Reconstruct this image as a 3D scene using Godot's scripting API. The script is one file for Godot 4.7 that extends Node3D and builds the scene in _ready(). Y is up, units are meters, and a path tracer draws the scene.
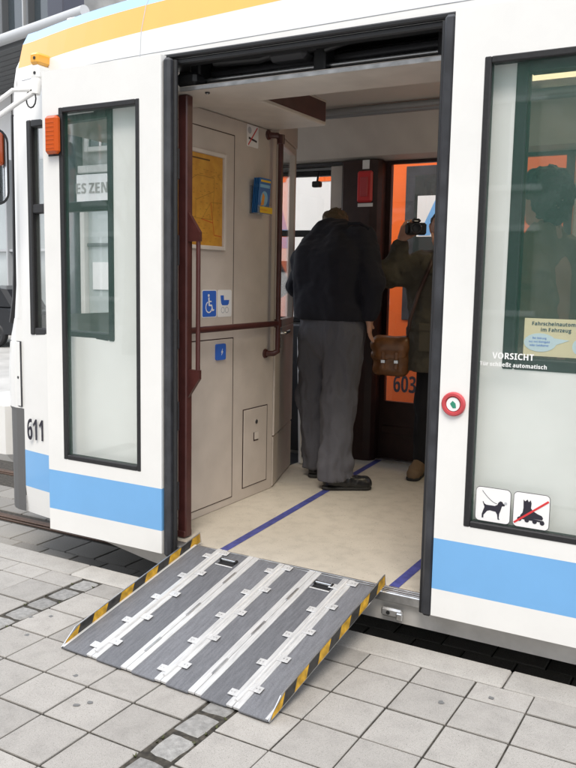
extends Node3D

const FLOOR_Y := 0.195          # tram floor above the platform
const BED_Y := -0.2             # track bed below the platform
var M := {}
var rng := RandomNumberGenerator.new()
var taken := {}
var font: SystemFont

# ------------------------------------------------------------------ mesh builder
class MB:
	var sts := {}
	var off := Vector3.ZERO
	func st(m: Material) -> SurfaceTool:
		if not sts.has(m):
			var s := SurfaceTool.new()
			s.begin(Mesh.PRIMITIVE_TRIANGLES)
			sts[m] = s
		return sts[m]
	func tri_n(m, a: Vector3, b: Vector3, c: Vector3, na: Vector3, nb: Vector3, nc: Vector3) -> void:
		var s := st(m)
		for p in [[a, na], [c, nc], [b, nb]]:
			s.set_normal(p[1]); s.set_uv(Vector2.ZERO); s.add_vertex(p[0] - off)
	func tri(m, a: Vector3, b: Vector3, c: Vector3) -> void:
		var n := (b - a).cross(c - a).normalized()
		tri_n(m, a, b, c, n, n, n)
	func quad(m, a: Vector3, b: Vector3, c: Vector3, d: Vector3) -> void:   # counter-clockwise seen from outside; uv (0,0) at a's top mate
		var n := (c - a).cross(d - b).normalized()
		var s := st(m)
		for p in [[a, 0, 1], [c, 1, 0], [b, 1, 1], [a, 0, 1], [d, 0, 0], [c, 1, 0]]:
			s.set_normal(n); s.set_uv(Vector2(p[1], p[2])); s.add_vertex(p[0] - off)
	func quad_n(m, v: Array, n: Array) -> void:
		tri_n(m, v[0], v[1], v[2], n[0], n[1], n[2])
		tri_n(m, v[0], v[2], v[3], n[0], n[2], n[3])
	# chamfered box between lo and hi, in the frame t
	func box(m, lo: Vector3, hi: Vector3, bev := 0.0, t := Transform3D()) -> void:
		var l := lo.min(hi)
		var h := lo.max(hi)
		if bev <= 0.0:
			var v := []
			for i in 8:
				v.append(t * Vector3(h.x if i & 1 else l.x, h.y if i & 2 else l.y, h.z if i & 4 else l.z))
			quad(m, v[4], v[5], v[7], v[6]); quad(m, v[1], v[0], v[2], v[3])
			quad(m, v[5], v[1], v[3], v[7]); quad(m, v[0], v[4], v[6], v[2])
			quad(m, v[6], v[7], v[3], v[2]); quad(m, v[0], v[1], v[5], v[4])
			return
		var b := minf(bev, 0.49 * minf(h.x - l.x, minf(h.y - l.y, h.z - l.z)))
		var c := (l + h) / 2.0
		var e := (h - l) / 2.0
		# corner vertices per axis
		var P := func(sx, sy, sz, ax):
			var q := Vector3(sx * (e.x - (0.0 if ax == 0 else b)), sy * (e.y - (0.0 if ax == 1 else b)), sz * (e.z - (0.0 if ax == 2 else b)))
			return t * (c + q)
		var ctr := t * c
		for ax in 3:
			for s in [-1, 1]:
				var q := []
				for k in [[-1, -1], [1, -1], [1, 1], [-1, 1]]:
					var sg := [0, 0, 0]
					sg[ax] = s; sg[(ax + 1) % 3] = k[0]; sg[(ax + 2) % 3] = k[1]
					q.append(P.call(sg[0], sg[1], sg[2], ax))
				out_quad(m, q[0], q[1], q[2], q[3], ctr)
		for ax in 3:
			var a1 := (ax + 1) % 3
			var a2 := (ax + 2) % 3
			for s1 in [-1, 1]:
				for s2 in [-1, 1]:
					var g0 := [0, 0, 0]
					g0[a1] = s1; g0[a2] = s2; g0[ax] = -1
					var g1 := g0.duplicate()
					g1[ax] = 1
					out_quad(m, P.call(g0[0], g0[1], g0[2], a1), P.call(g1[0], g1[1], g1[2], a1), P.call(g1[0], g1[1], g1[2], a2), P.call(g0[0], g0[1], g0[2], a2), ctr)
		for i in 8:
			var g := [1 if i & 1 else -1, 1 if i & 2 else -1, 1 if i & 4 else -1]
			var a: Vector3 = P.call(g[0], g[1], g[2], 0)
			var d: Vector3 = P.call(g[0], g[1], g[2], 1)
			var f: Vector3 = P.call(g[0], g[1], g[2], 2)
			if (d - a).cross(f - a).dot(a - ctr) > 0: tri(m, a, d, f)
			else: tri(m, a, f, d)
	func out_quad(m, a: Vector3, b: Vector3, c: Vector3, d: Vector3, ctr: Vector3) -> void:
		if (c - a).cross(d - b).dot((a + c) / 2.0 - ctr) > 0: quad(m, a, b, c, d)
		else: quad(m, d, c, b, a)
	func tube(m, pts: Array, r, seg := 12, caps := true) -> void:   # r a number or an array
		var n := pts.size()
		var up := Vector3.UP
		var d0: Vector3 = (pts[1] - pts[0]).normalized()
		if absf(d0.dot(up)) > 0.95: up = Vector3.RIGHT
		var rings := []
		var side := d0.cross(up).normalized()
		for i in n:
			var d: Vector3
			if i == 0: d = d0
			elif i == n - 1: d = (pts[i] - pts[i - 1]).normalized()
			else: d = ((pts[i] - pts[i - 1]).normalized() + (pts[i + 1] - pts[i]).normalized()).normalized()
			side = (side - d * side.dot(d)).normalized()
			var o := d.cross(side).normalized()
			var rr: float = r[i] if r is Array else r
			var ring := []
			for k in seg:
				var a := TAU * k / seg
				var nn := side * cos(a) + o * sin(a)
				ring.append([pts[i] + nn * rr, nn])
			rings.append(ring)
		for i in n - 1:
			for k in seg:
				var k2 := (k + 1) % seg
				var A = rings[i][k]; var B = rings[i][k2]; var C = rings[i + 1][k2]; var D = rings[i + 1][k]
				quad_n(m, [A[0], B[0], C[0], D[0]], [A[1], B[1], C[1], D[1]])
		if caps:
			for e in [0, n - 1]:
				var c: Vector3 = pts[e]
				for k in seg:
					var A: Vector3 = rings[e][k][0]
					var B: Vector3 = rings[e][(k + 1) % seg][0]
					if e == 0: tri(m, c, B, A)
					else: tri(m, c, A, B)
	func lathe(m, outline: Array, seg: int, t: Transform3D) -> void:   # outline of (radius, height) about t's y axis, from the top centre down
		var prof := outline.duplicate()
		prof.reverse()
		for i in prof.size() - 1:
			var p: Vector2 = prof[i]
			var q: Vector2 = prof[i + 1]
			var e := q - p
			var nr := Vector2(e.y, -e.x).normalized()
			for k in seg:
				var a := TAU * k / seg
				var b := TAU * (k + 1) / seg
				var F := func(w: Vector2, g): return t * Vector3(w.x * cos(g), w.y, w.x * sin(g))
				var N := func(g): return (t.basis * Vector3(nr.x * cos(g), nr.y, nr.x * sin(g))).normalized()
				quad_n(m, [F.call(p, b), F.call(p, a), F.call(q, a), F.call(q, b)], [N.call(b), N.call(a), N.call(a), N.call(b)])
	func extrude(m, poly: PackedVector2Array, depth: float, t: Transform3D) -> void:   # polygon in t's xy plane, front at +z = depth
		var pl := poly
		if Geometry2D.is_polygon_clockwise(pl):
			pl = poly.duplicate(); pl.reverse()
		var ix := Geometry2D.triangulate_polygon(pl)
		for i in range(0, ix.size(), 3):
			var q := []
			for j in 3: q.append(pl[ix[i + j]])
			if (q[1] - q[0]).cross(q[2] - q[0]) < 0: q = [q[0], q[2], q[1]]
			tri(m, t * Vector3(q[0].x, q[0].y, depth), t * Vector3(q[1].x, q[1].y, depth), t * Vector3(q[2].x, q[2].y, depth))
			tri(m, t * Vector3(q[0].x, q[0].y, 0), t * Vector3(q[2].x, q[2].y, 0), t * Vector3(q[1].x, q[1].y, 0))
		for i in pl.size():
			var a := pl[i]
			var b := pl[(i + 1) % pl.size()]
			quad(m, t * Vector3(a.x, a.y, 0), t * Vector3(b.x, b.y, 0), t * Vector3(b.x, b.y, depth), t * Vector3(a.x, a.y, depth))
	func mesh_from(m, src: Mesh, t: Transform3D) -> void:
		for n in src.get_surface_count():
			var ar := src.surface_get_arrays(n)
			var v: PackedVector3Array = ar[Mesh.ARRAY_VERTEX]
			var nn: PackedVector3Array = ar[Mesh.ARRAY_NORMAL]
			var ix = ar[Mesh.ARRAY_INDEX]
			var s := st(m)
			var cnt: int = ix.size() if ix != null else v.size()
			for i in cnt:
				var j: int = ix[i] if ix != null else i
				s.set_normal((t.basis * nn[j]).normalized()); s.set_uv(Vector2.ZERO); s.add_vertex(t * v[j] - off)
	func done() -> ArrayMesh:
		var am := ArrayMesh.new()
		for m in sts:
			sts[m].index()
			sts[m].commit(am)
			am.surface_set_material(am.get_surface_count() - 1, m)
		return am

# ------------------------------------------------------------------ distance field for figures
class Field:
	var o: Vector3
	var h: float
	var nx: int
	var ny: int
	var nz: int
	var f := PackedFloat32Array()
	func _init(lo: Vector3, hi: Vector3, cell: float) -> void:
		o = lo; h = cell
		nx = int(ceil((hi.x - lo.x) / h)) + 1
		ny = int(ceil((hi.y - lo.y) / h)) + 1
		nz = int(ceil((hi.z - lo.z) / h)) + 1
		f.resize(nx * ny * nz)
		f.fill(1.0)
	func cap(a: Vector3, b: Vector3, ra: float, rb: float, k := 0.03, sq := Vector3.ONE) -> void:   # tapered capsule; sq > 1 flattens along that axis
		var r := maxf(ra, rb) + k + h * 2.0
		var rr := Vector3(r / sq.x, r / sq.y, r / sq.z) if sq != Vector3.ONE else Vector3(r, r, r)
		var lo := (a.min(b) - rr - o) / h
		var hi := (a.max(b) + rr - o) / h
		var aq := a * sq
		var ab := b * sq - aq
		var l2 := maxf(ab.length_squared(), 1e-9)
		var i0 := maxi(0, int(lo.x)); var i1 := mini(nx - 1, int(hi.x) + 1)
		var j0 := maxi(0, int(lo.y)); var j1 := mini(ny - 1, int(hi.y) + 1)
		var k0 := maxi(0, int(lo.z)); var k1 := mini(nz - 1, int(hi.z) + 1)
		for kk in range(k0, k1 + 1):
			for j in range(j0, j1 + 1):
				var base := (kk * ny + j) * nx
				for i in range(i0, i1 + 1):
					var p := (o + Vector3(i, j, kk) * h) * sq - aq
					var t := clampf(p.dot(ab) / l2, 0.0, 1.0)
					var d := (p - ab * t).length() - lerpf(ra, rb, t)
					var g := f[base + i]
					var e := maxf(k - absf(d - g), 0.0)
					f[base + i] = minf(d, g) - e * e * 0.25 / k
	func cut(n: Vector3, d: float) -> void:   # keeps the side where n.p < d
		for kk in nz:
			for j in ny:
				var base := (kk * ny + j) * nx
				for i in nx:
					var q := n.dot(o + Vector3(i, j, kk) * h) - d
					if q > f[base + i]: f[base + i] = q
	func wrinkle(noise: FastNoiseLite, amp: float, stretch := Vector3.ONE) -> void:
		for kk in nz:
			for j in ny:
				var base := (kk * ny + j) * nx
				for i in nx:
					if absf(f[base + i]) < 0.06:
						f[base + i] += amp * noise.get_noise_3dv((o + Vector3(i, j, kk) * h) * stretch)
	func mesh_to(mb: MB, m: Material) -> void:
		var id := PackedInt32Array()
		id.resize(nx * ny * nz)
		id.fill(-1)
		var vs: Array[Vector3] = []
		var ns: Array[Vector3] = []
		var sx := 1
		var sy := nx
		var sz := nx * ny
		var offs := [0, sx, sy, sx + sy, sz, sx + sz, sy + sz, sx + sy + sz]
		var edges := [[0, 1], [2, 3], [4, 5], [6, 7], [0, 2], [1, 3], [4, 6], [5, 7], [0, 4], [1, 5], [2, 6], [3, 7]]
		for kk in nz - 1:
			for j in ny - 1:
				var base := (kk * ny + j) * nx
				for i in nx - 1:
					var c := base + i
					var d0 := f[c]
					if absf(d0) > h * 3.0: continue
					var v := [d0, f[c + sx], f[c + sy], f[c + sx + sy], f[c + sz], f[c + sx + sz], f[c + sy + sz], f[c + sx + sy + sz]]
					var neg := 0
					for q in 8:
						if v[q] < 0: neg += 1
					if neg == 0 or neg == 8: continue
					var s := Vector3.ZERO
					var cnt := 0
					for e in edges:
						var a: float = v[e[0]]
						var b: float = v[e[1]]
						if (a < 0) != (b < 0):
							var t := a / (a - b)
							var pa := Vector3(e[0] & 1, (e[0] >> 1) & 1, e[0] >> 2)
							var pb := Vector3(e[1] & 1, (e[1] >> 1) & 1, e[1] >> 2)
							s += pa.lerp(pb, t)
							cnt += 1
					id[c] = vs.size()
					vs.append(o + (Vector3(i, j, kk) + s / cnt) * h)
					ns.append(Vector3(v[1] + v[3] + v[5] + v[7] - v[0] - v[2] - v[4] - v[6], v[2] + v[3] + v[6] + v[7] - v[0] - v[1] - v[4] - v[5], v[4] + v[5] + v[6] + v[7] - v[0] - v[1] - v[2] - v[3]).normalized())
		for kk in range(1, nz - 1):
			for j in range(1, ny - 1):
				var base := (kk * ny + j) * nx
				for i in range(1, nx - 1):
					var c := base + i
					if id[c] < 0: continue
					var d0 := f[c] < 0
					for ax in 3:
						var st_: int = [sx, sy, sz][ax]
						if (f[c + st_] < 0) == d0: continue
						var u: int = [sy, sz, sx][ax]
						var w: int = [sz, sx, sy][ax]
						var q := [id[c], id[c - u], id[c - u - w], id[c - w]]
						if q.min() < 0: continue
						if not d0: q = [q[3], q[2], q[1], q[0]]
						mb.quad_n(m, [vs[q[0]], vs[q[1]], vs[q[2]], vs[q[3]]], [ns[q[0]], ns[q[1]], ns[q[2]], ns[q[3]]])

# ------------------------------------------------------------------ naming
func numbered(n: String) -> String:
	if not taken.has(n):
		taken[n] = 0
		return n
	taken[n] += 1
	return "%s_%03d" % [n, taken[n]]

func thing(called: String, label: String, category: String, at: Vector3, group := "") -> Node3D:
	var o := Node3D.new()
	o.name = numbered(called)
	add_child(o)
	o.position = at
	o.set_meta("label", label)
	o.set_meta("category", category)
	if group: o.set_meta("group", group)
	return o

func solo(called: String, label: String, category: String, mb: MB, at: Vector3, group := "") -> MeshInstance3D:   # a thing of one mesh, built in world axes with mb.off = at
	var o := MeshInstance3D.new()
	o.name = numbered(called)
	o.mesh = mb.done()
	add_child(o)
	o.position = at
	o.set_meta("label", label)
	o.set_meta("category", category)
	if group: o.set_meta("group", group)
	return o

func part(called: String, mb: MB, parent: Node3D, label := "") -> MeshInstance3D:   # built in world axes
	var o := MeshInstance3D.new()
	o.name = called
	o.mesh = mb.done()
	parent.add_child(o, true)
	if parent.get_parent() == self: o.position = -parent.position
	if label: o.set_meta("label", label)
	return o

func struct(called: String, mb: MB) -> MeshInstance3D:
	var o := MeshInstance3D.new()
	o.name = called
	o.mesh = mb.done()
	add_child(o)
	o.set_meta("kind", "structure")
	return o

# ------------------------------------------------------------------ materials
func noise_tex(sd: int, freq: float, lo: float, hi: float, size := 256, octaves := 4, mid := -1.0) -> NoiseTexture2D:
	var n := FastNoiseLite.new()
	n.seed = sd; n.frequency = freq; n.fractal_octaves = octaves
	n.noise_type = FastNoiseLite.TYPE_SIMPLEX_SMOOTH
	var t := NoiseTexture2D.new()
	t.width = size; t.height = size; t.seamless = true; t.noise = n
	var g := Gradient.new()
	g.set_color(0, Color(lo, lo, lo)); g.set_color(1, Color(hi, hi, hi))
	if mid >= 0.0: g.add_point(0.5, Color(mid, mid, mid))
	t.color_ramp = g
	return t

func mat(called: String, c: Color, rough := 0.6, metal := 0.0, tex: Texture2D = null, scale := 1.0) -> StandardMaterial3D:
	var m := StandardMaterial3D.new()
	m.resource_name = called
	m.albedo_color = c.linear_to_srgb()
	m.roughness = rough
	m.metallic = metal
	if tex:
		m.albedo_texture = tex
		m.uv1_triplanar = true
		m.uv1_world_triplanar = true
		m.uv1_scale = Vector3.ONE * scale
	M[called] = m
	return m

func grit_tex(sd: int, size: int, spread: float, dots: int) -> ImageTexture:     # sand grain with a few darker and paler grains
	var r := RandomNumberGenerator.new()
	r.seed = sd
	var im := Image.create(size, size, false, Image.FORMAT_RGB8)
	for y in size:
		for x in size:
			var v := 1.0 - spread * r.randf() * r.randf() * 2.0
			im.set_pixel(x, y, Color(v, v, v))
	for i in dots:
		var v := r.randf_range(0.45, 0.8)
		im.fill_rect(Rect2i(r.randi_range(0, size - 3), r.randi_range(0, size - 3), r.randi_range(1, 2), r.randi_range(1, 2)), Color(v, v, v * 0.97))
	return ImageTexture.create_from_image(im)

func soil(m: StandardMaterial3D, tex: Texture2D, scale: float, off := Vector3.ZERO) -> void:    # a second, coarser pattern multiplied over the first
	m.detail_enabled = true
	m.detail_blend_mode = BaseMaterial3D.BLEND_MODE_MUL
	m.detail_albedo = tex
	m.detail_uv_layer = BaseMaterial3D.DETAIL_UV_2
	m.uv2_triplanar = true
	m.uv2_world_triplanar = true
	m.uv2_scale = Vector3.ONE * scale
	m.uv2_offset = off

func bump(m: StandardMaterial3D, tex: Texture2D, cm: float) -> void:
	m.heightmap_enabled = true
	m.heightmap_texture = tex
	m.heightmap_scale = cm

func glass(called: String, c: Color, alpha: float, rough := 0.02) -> StandardMaterial3D:
	var m := StandardMaterial3D.new()
	m.resource_name = called
	var s := c.linear_to_srgb()
	m.albedo_color = Color(s.r, s.g, s.b, alpha)
	m.transparency = BaseMaterial3D.TRANSPARENCY_ALPHA
	m.roughness = rough
	M[called] = m
	return m

func text(mb: MB, m: Material, s: String, height: float, t: Transform3D, center := true, bold := true, depth := 0.001) -> void:   # cap height in metres, reading along t's x, facing t's z
	var tm := TextMesh.new()
	var ft := SystemFont.new()
	ft.font_names = PackedStringArray(["Droid Sans"])
	ft.font_weight = 700 if bold else 400
	tm.font = ft
	tm.text = s
	tm.font_size = 48
	tm.pixel_size = height / 34.5
	tm.depth = depth
	tm.curve_step = 3.0
	tm.horizontal_alignment = HORIZONTAL_ALIGNMENT_CENTER if center else HORIZONTAL_ALIGNMENT_LEFT
	tm.vertical_alignment = VERTICAL_ALIGNMENT_CENTER
	mb.mesh_from(m, tm, t)

func rounded(w: float, h: float, r: float, seg := 5) -> PackedVector2Array:
	var p := PackedVector2Array()
	for c in [[1, 1, 0.0], [-1, 1, PI / 2], [-1, -1, PI], [1, -1, PI * 1.5]]:
		for i in seg + 1:
			var a: float = c[2] + PI / 2 * i / seg
			p.append(Vector2(c[0] * (w / 2 - r), c[1] * (h / 2 - r)) + Vector2(cos(a), sin(a)) * r)
	return p

func disc(r: float, seg := 24, c := Vector2.ZERO) -> PackedVector2Array:
	var p := PackedVector2Array()
	for i in seg: p.append(c + Vector2(cos(TAU * i / seg), sin(TAU * i / seg)) * r)
	return p

func bar2(a: Vector2, b: Vector2, w: float) -> PackedVector2Array:
	var n := (b - a).normalized().orthogonal() * w / 2
	return PackedVector2Array([a + n, b + n, b - n, a - n])

func on_side(x: float, y: float, z: float) -> Transform3D:      # a plane facing +z
	return Transform3D(Basis(), Vector3(x, y, z))

func on_wall(x: float, y: float, z: float) -> Transform3D:      # a plane facing +x; reading direction runs to -z
	return Transform3D(Basis(Vector3(0, 0, -1), Vector3(0, 1, 0), Vector3(1, 0, 0)), Vector3(x, y, z))

func lin(r: int, g: int, b: int, k := 1.0) -> Color:
	var c := Color8(r, g, b).srgb_to_linear()
	return Color(c.r * k, c.g * k, c.b * k)

# ------------------------------------------------------------------ scene
func _ready() -> void:
	rng.seed = 611
	var cam := Camera3D.new()
	cam.name = "camera"
	cam.position = Vector3(1.83, 1.55, 3.22)
	cam.rotation_degrees = Vector3(-7.3, 29.6, 1.05)
	cam.fov = rad_to_deg(2.0 * atan(384.0 / 816.0))
	cam.near = 0.05
	cam.far = 400.0
	add_child(cam)
	cam.current = true
	var sky_mat := ProceduralSkyMaterial.new()
	sky_mat.sky_top_color = Color(0.88, 0.91, 0.96)
	sky_mat.sky_horizon_color = Color(0.95, 0.96, 0.97)
	sky_mat.sky_curve = 0.15
	sky_mat.ground_bottom_color = Color(0.5, 0.5, 0.5)
	sky_mat.ground_horizon_color = Color(0.8, 0.8, 0.8)
	sky_mat.sun_angle_max = 1.0
	sky_mat.energy_multiplier = 1.0
	var sky := Sky.new()
	sky.sky_material = sky_mat
	var env := Environment.new()
	env.background_mode = Environment.BG_SKY
	env.sky = sky
	env.tonemap_mode = Environment.TONE_MAPPER_LINEAR
	env.tonemap_exposure = 2.5
	env.sdfgi_enabled = true
	env.ssao_enabled = true
	env.ssil_enabled = true
	var we := WorldEnvironment.new()
	we.name = "world_environment"
	we.environment = env
	add_child(we)
	var sun := DirectionalLight3D.new()
	sun.name = "sun"
	sun.light_energy = 0.4
	sun.light_angular_distance = 25.0
	sun.light_color = Color(1.0, 0.97, 0.93)
	sun.shadow_enabled = true
	sun.rotation_degrees = Vector3(-55, 25, 0)
	add_child(sun)

	make_materials()
	make_ground()
	make_background()
	make_orange_tram()
	make_tram()
	make_ramp()
	make_people()

func make_materials() -> void:
	var grain := noise_tex(1, 0.09, 0.72, 1.0, 256, 5)
	var blot := noise_tex(2, 0.012, 0.86, 1.0, 256, 5)
	var fine := noise_tex(3, 0.22, 0.0, 1.0, 256, 3)
	var speck := noise_tex(4, 0.16, 0.66, 1.0, 512, 5, 0.9)
	var grit := grit_tex(71, 512, 0.16, 2600)
	var stain := noise_tex(72, 0.012, 0.92, 1.0, 512, 6, 0.98)
	var patch := noise_tex(73, 0.006, 0.8, 1.06, 512, 5, 0.97)
	# paving
	for i in 5:
		var k: float = [1.0, 0.92, 1.06, 0.96, 0.86][i]
		var m := mat("slab%d" % i, Color(0.415 * k, 0.394 * k, 0.367 * k), 0.9, 0, grit, 2.1 + 0.1 * i)
		soil(m, stain, 1.1 + 0.13 * i, Vector3(0.2 * i, 0, 0.37 * i))
		m.uv1_offset = Vector3(0.13 * i, 0.31 * i, 0.57 * i)
		bump(m, fine, 0.035)
	for i in 3:
		var k: float = [1.0, 0.9, 1.1][i]
		var m := mat("kerb%d" % i, Color(0.475 * k, 0.455 * k, 0.425 * k), 0.88, 0, grit, 2.0 + 0.2 * i)
		soil(m, stain, 0.8 + 0.1 * i)
		bump(m, fine, 0.03)
	for i in 4:
		var k: float = [1.0, 0.85, 1.12, 0.93][i]
		var m := mat("cobble%d" % i, Color(0.325 * k, 0.318 * k, 0.305 * k), 0.8, 0, noise_tex(20 + i, 0.05, 0.76, 1.0, 256, 5), 2.3)
		bump(m, fine, 0.25)
	mat("joint", Color(0.085, 0.074, 0.058), 0.95, 0, noise_tex(31, 0.06, 0.4, 1.0, 256, 4), 2.0)
	mat("platform", Color(0.42, 0.405, 0.38), 0.9, 0, blot, 0.8)
	for i in 3:
		var k: float = [1.0, 0.85, 1.12][i]
		bump(mat("paver%d" % i, Color(0.30 * k, 0.285 * k, 0.26 * k), 0.9, 0, speck, 1.5 + 0.2 * i), fine, 0.15)
	mat("street", Color(0.45, 0.44, 0.42), 0.9, 0, blot, 0.3)
	mat("rail", Color(0.16, 0.10, 0.07), 0.5, 0.6, grain, 2.0)
	mat("gum", Color(0.14, 0.14, 0.14), 0.8)
	mat("moss", Color(0.10, 0.11, 0.045), 0.95, 0, grain, 6.0)
	# tram
	var dirt := noise_tex(5, 0.010, 0.975, 1.0, 512, 5)
	mat("white", Color(0.80, 0.80, 0.785), 0.32, 0, dirt, 0.6)
	mat("skirt", Color(0.72, 0.70, 0.67), 0.45, 0, noise_tex(6, 0.02, 0.82, 1.0, 256, 5), 1.0)
	mat("blue", Color(0.17, 0.42, 0.76), 0.32, 0, dirt, 0.7)
	mat("pale_blue", Color(0.27, 0.46, 0.74), 0.35, 0, dirt, 0.7)
	mat("yellow", Color(0.78, 0.385, 0.045), 0.35, 0, dirt, 0.7)
	for n in ["white", "blue", "yellow", "pale_blue"]:
		M[n].clearcoat_enabled = true
		M[n].clearcoat = 0.5
		M[n].clearcoat_roughness = 0.12
	mat("rubber", Color(0.018, 0.018, 0.02), 0.55, 0, grain, 2.0)
	mat("seal", Color(0.05, 0.053, 0.062), 0.5, 0, noise_tex(7, 0.02, 0.6, 1.0, 256, 4), 1.0)
	mat("black", Color(0.012, 0.012, 0.013), 0.45)
	mat("dark_metal", Color(0.07, 0.07, 0.075), 0.45, 0.4)
	mat("bumper", Color(0.11, 0.11, 0.11), 0.6)
	mat("alu", Color(0.72, 0.72, 0.72), 0.32, 0.85, noise_tex(8, 0.03, 0.72, 1.0, 256, 5), 1.4)
	mat("alu_worn", Color(0.80, 0.80, 0.80), 0.36, 0.4, noise_tex(9, 0.03, 0.82, 1.0, 256, 5), 1.0)
	M.alu_worn.uv1_scale = Vector3(9.0, 9.0, 0.9)
	mat("steel", Color(0.55, 0.55, 0.55), 0.25, 0.95)
	mat("brown", Color(0.088, 0.027, 0.024), 0.35, 0, noise_tex(10, 0.03, 0.8, 1.0, 256, 4), 1.0)
	mat("dark_brown", Color(0.045, 0.020, 0.018), 0.45, 0, noise_tex(10, 0.03, 0.8, 1.0, 256, 4), 1.0)
	mat("beige", Color(0.62, 0.555, 0.50), 0.5, 0, noise_tex(11, 0.02, 0.93, 1.0, 256, 4), 0.7)
	mat("beige_light", Color(0.70, 0.64, 0.58), 0.5, 0, noise_tex(11, 0.02, 0.92, 1.0, 256, 4), 0.7)
	mat("ceiling", Color(0.64, 0.60, 0.55), 0.6)
	var fl := mat("floor", Color(0.55, 0.505, 0.43), 0.55, 0, grit_tex(74, 512, 0.05, 500), 1.0)
	soil(fl, noise_tex(12, 0.02, 0.92, 1.0, 512, 6, 0.98), 0.8)
	fl.roughness = 0.5
	mat("tape", Color(0.085, 0.10, 0.36), 0.5, 0, noise_tex(13, 0.04, 0.7, 1.0, 256, 4), 1.5)
	mat("grey_rail", Color(0.32, 0.33, 0.34), 0.4, 0.3)
	mat("seat_cloth", Color(0.05, 0.06, 0.11), 0.9)
	mat("sticker_white", Color(0.82, 0.82, 0.82), 0.45)
	mat("sticker_blue", Color(0.035, 0.14, 0.58), 0.45)
	mat("sticker_grey", Color(0.45, 0.47, 0.5), 0.5)
	mat("ink", Color(0.02, 0.018, 0.03), 0.5)
	mat("red", Color(0.62, 0.035, 0.04), 0.4)
	mat("button_red", Color(0.50, 0.06, 0.07), 0.4)
	mat("green_ink", Color(0.03, 0.25, 0.16), 0.4)
	mat("lamp_orange", Color(0.52, 0.085, 0.012), 0.12)
	mat("poster", Color(0.62, 0.56, 0.36), 0.6)
	mat("poster_blue", Color(0.50, 0.62, 0.66), 0.6)
	mat("poster_ink", Color(0.04, 0.08, 0.11), 0.6)
	mat("leaflet", Color(0.025, 0.16, 0.42), 0.4)
	mat("leaflet_light", Color(0.20, 0.50, 0.72), 0.4)
	mat("leaflet_orange", Color(0.75, 0.32, 0.05), 0.4)
	mat("tag_yellow", Color(0.80, 0.52, 0.03), 0.5)
	glass("door_glass", Color(0.09, 0.55, 0.37), 0.028)
	glass("window_glass", Color(0.03, 0.05, 0.045), 0.25)
	glass("clear_glass", Color(0.5, 0.6, 0.55), 0.04)
	glass("acrylic", Color(0.5, 0.52, 0.55), 0.25)
	mat("mirror", Color(0.8, 0.82, 0.85), 0.05, 1.0)
	var lamp := mat("lamp_glow", Color(0.9, 0.9, 0.8), 0.4)
	lamp.emission_enabled = true
	lamp.emission = Color(1.0, 0.93, 0.72)
	lamp.emission_energy_multiplier = 0.8
	# other tram
	mat("orange", Color(0.86, 0.15, 0.02), 0.35, 0, dirt, 0.7)
	glass("dark_window", Color(0.03, 0.04, 0.04), 0.85)
	# people
	var weave := noise_tex(14, 0.2, 0.75, 1.0, 256, 3)
	mat("navy", Color(0.0095, 0.0098, 0.019), 0.92, 0, weave, 5.0)
	var tr := mat("trouser_grey", Color(0.165, 0.165, 0.192), 0.95, 0, noise_tex(15, 0.25, 0.6, 1.0, 256, 3), 6.0)
	mat("parka", Color(0.115, 0.101, 0.074), 0.95, 0, weave, 5.0)
	mat("trouser_black", Color(0.011, 0.011, 0.014), 0.9, 0, weave, 5.0)
	for n in ["navy", "trouser_grey", "parka", "trouser_black"]:
		M[n].rim_enabled = true
		M[n].rim = 0.06
		bump(M[n], fine, 0.06)
	mat("skin", Color(0.48, 0.26, 0.18), 0.5)
	M.skin.subsurf_scatter_enabled = true
	M.skin.subsurf_scatter_strength = 0.05
	mat("hair_fair", Color(0.16, 0.11, 0.06), 0.7, 0, noise_tex(16, 0.15, 0.5, 1.0, 256, 3), 8.0)
	mat("hair_dark", Color(0.035, 0.024, 0.014), 0.7, 0, noise_tex(16, 0.15, 0.5, 1.0, 256, 3), 8.0)
	mat("shoe_black", Color(0.013, 0.013, 0.014), 0.28)
	mat("sole", Color(0.025, 0.024, 0.023), 0.8)
	mat("shoe_tan", Color(0.23, 0.15, 0.085), 0.8, 0, weave, 4.0)
	mat("leather", Color(0.30, 0.125, 0.042), 0.36, 0, noise_tex(17, 0.012, 0.72, 1.0, 256, 4), 3.0)
	mat("strap", Color(0.08, 0.045, 0.035), 0.5)
	mat("camera_black", Color(0.014, 0.014, 0.015), 0.4)
	mat("tan_cloth", Color(0.30, 0.21, 0.13), 0.9, 0, weave, 5.0)
	mat("scarf", Color(0.16, 0.11, 0.06), 0.95)
	mat("eye_white", Color(0.7, 0.68, 0.65), 0.3)
	# ramp
	for i in 3:
		var k: float = [1.0, 0.9, 1.12][i]
		bump(mat("ramp_grip%d" % i, Color(0.205 * k, 0.21 * k, 0.23 * k), 0.55, 0.1, noise_tex(40 + i, 0.03, 0.82, 1.06, 512, 6), 0.9), fine, 0.03)
		M["ramp_grip%d" % i].uv1_scale = Vector3(4.5, 4.5, 0.55)
		M["ramp_grip%d" % i].uv1_offset = Vector3(0.3 * i, 0, 0.2 * i)
		soil(M["ramp_grip%d" % i], grit_tex(76 + i, 512, 0.22, 2000), 2.2)
	mat("stripe_yellow", Color(0.82, 0.46, 0.03), 0.55, 0, noise_tex(44, 0.05, 0.6, 1.0, 256, 5), 1.5)
	mat("stripe_black", Color(0.035, 0.033, 0.03), 0.6, 0, noise_tex(45, 0.06, 0.5, 1.4, 256, 5), 1.5)
	# buildings
	mat("facade_grey", Color(0.36, 0.355, 0.34), 0.85, 0, noise_tex(50, 0.02, 0.75, 1.0, 256, 4), 0.25)
	mat("facade_white", Color(0.72, 0.72, 0.72), 0.7)
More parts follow.
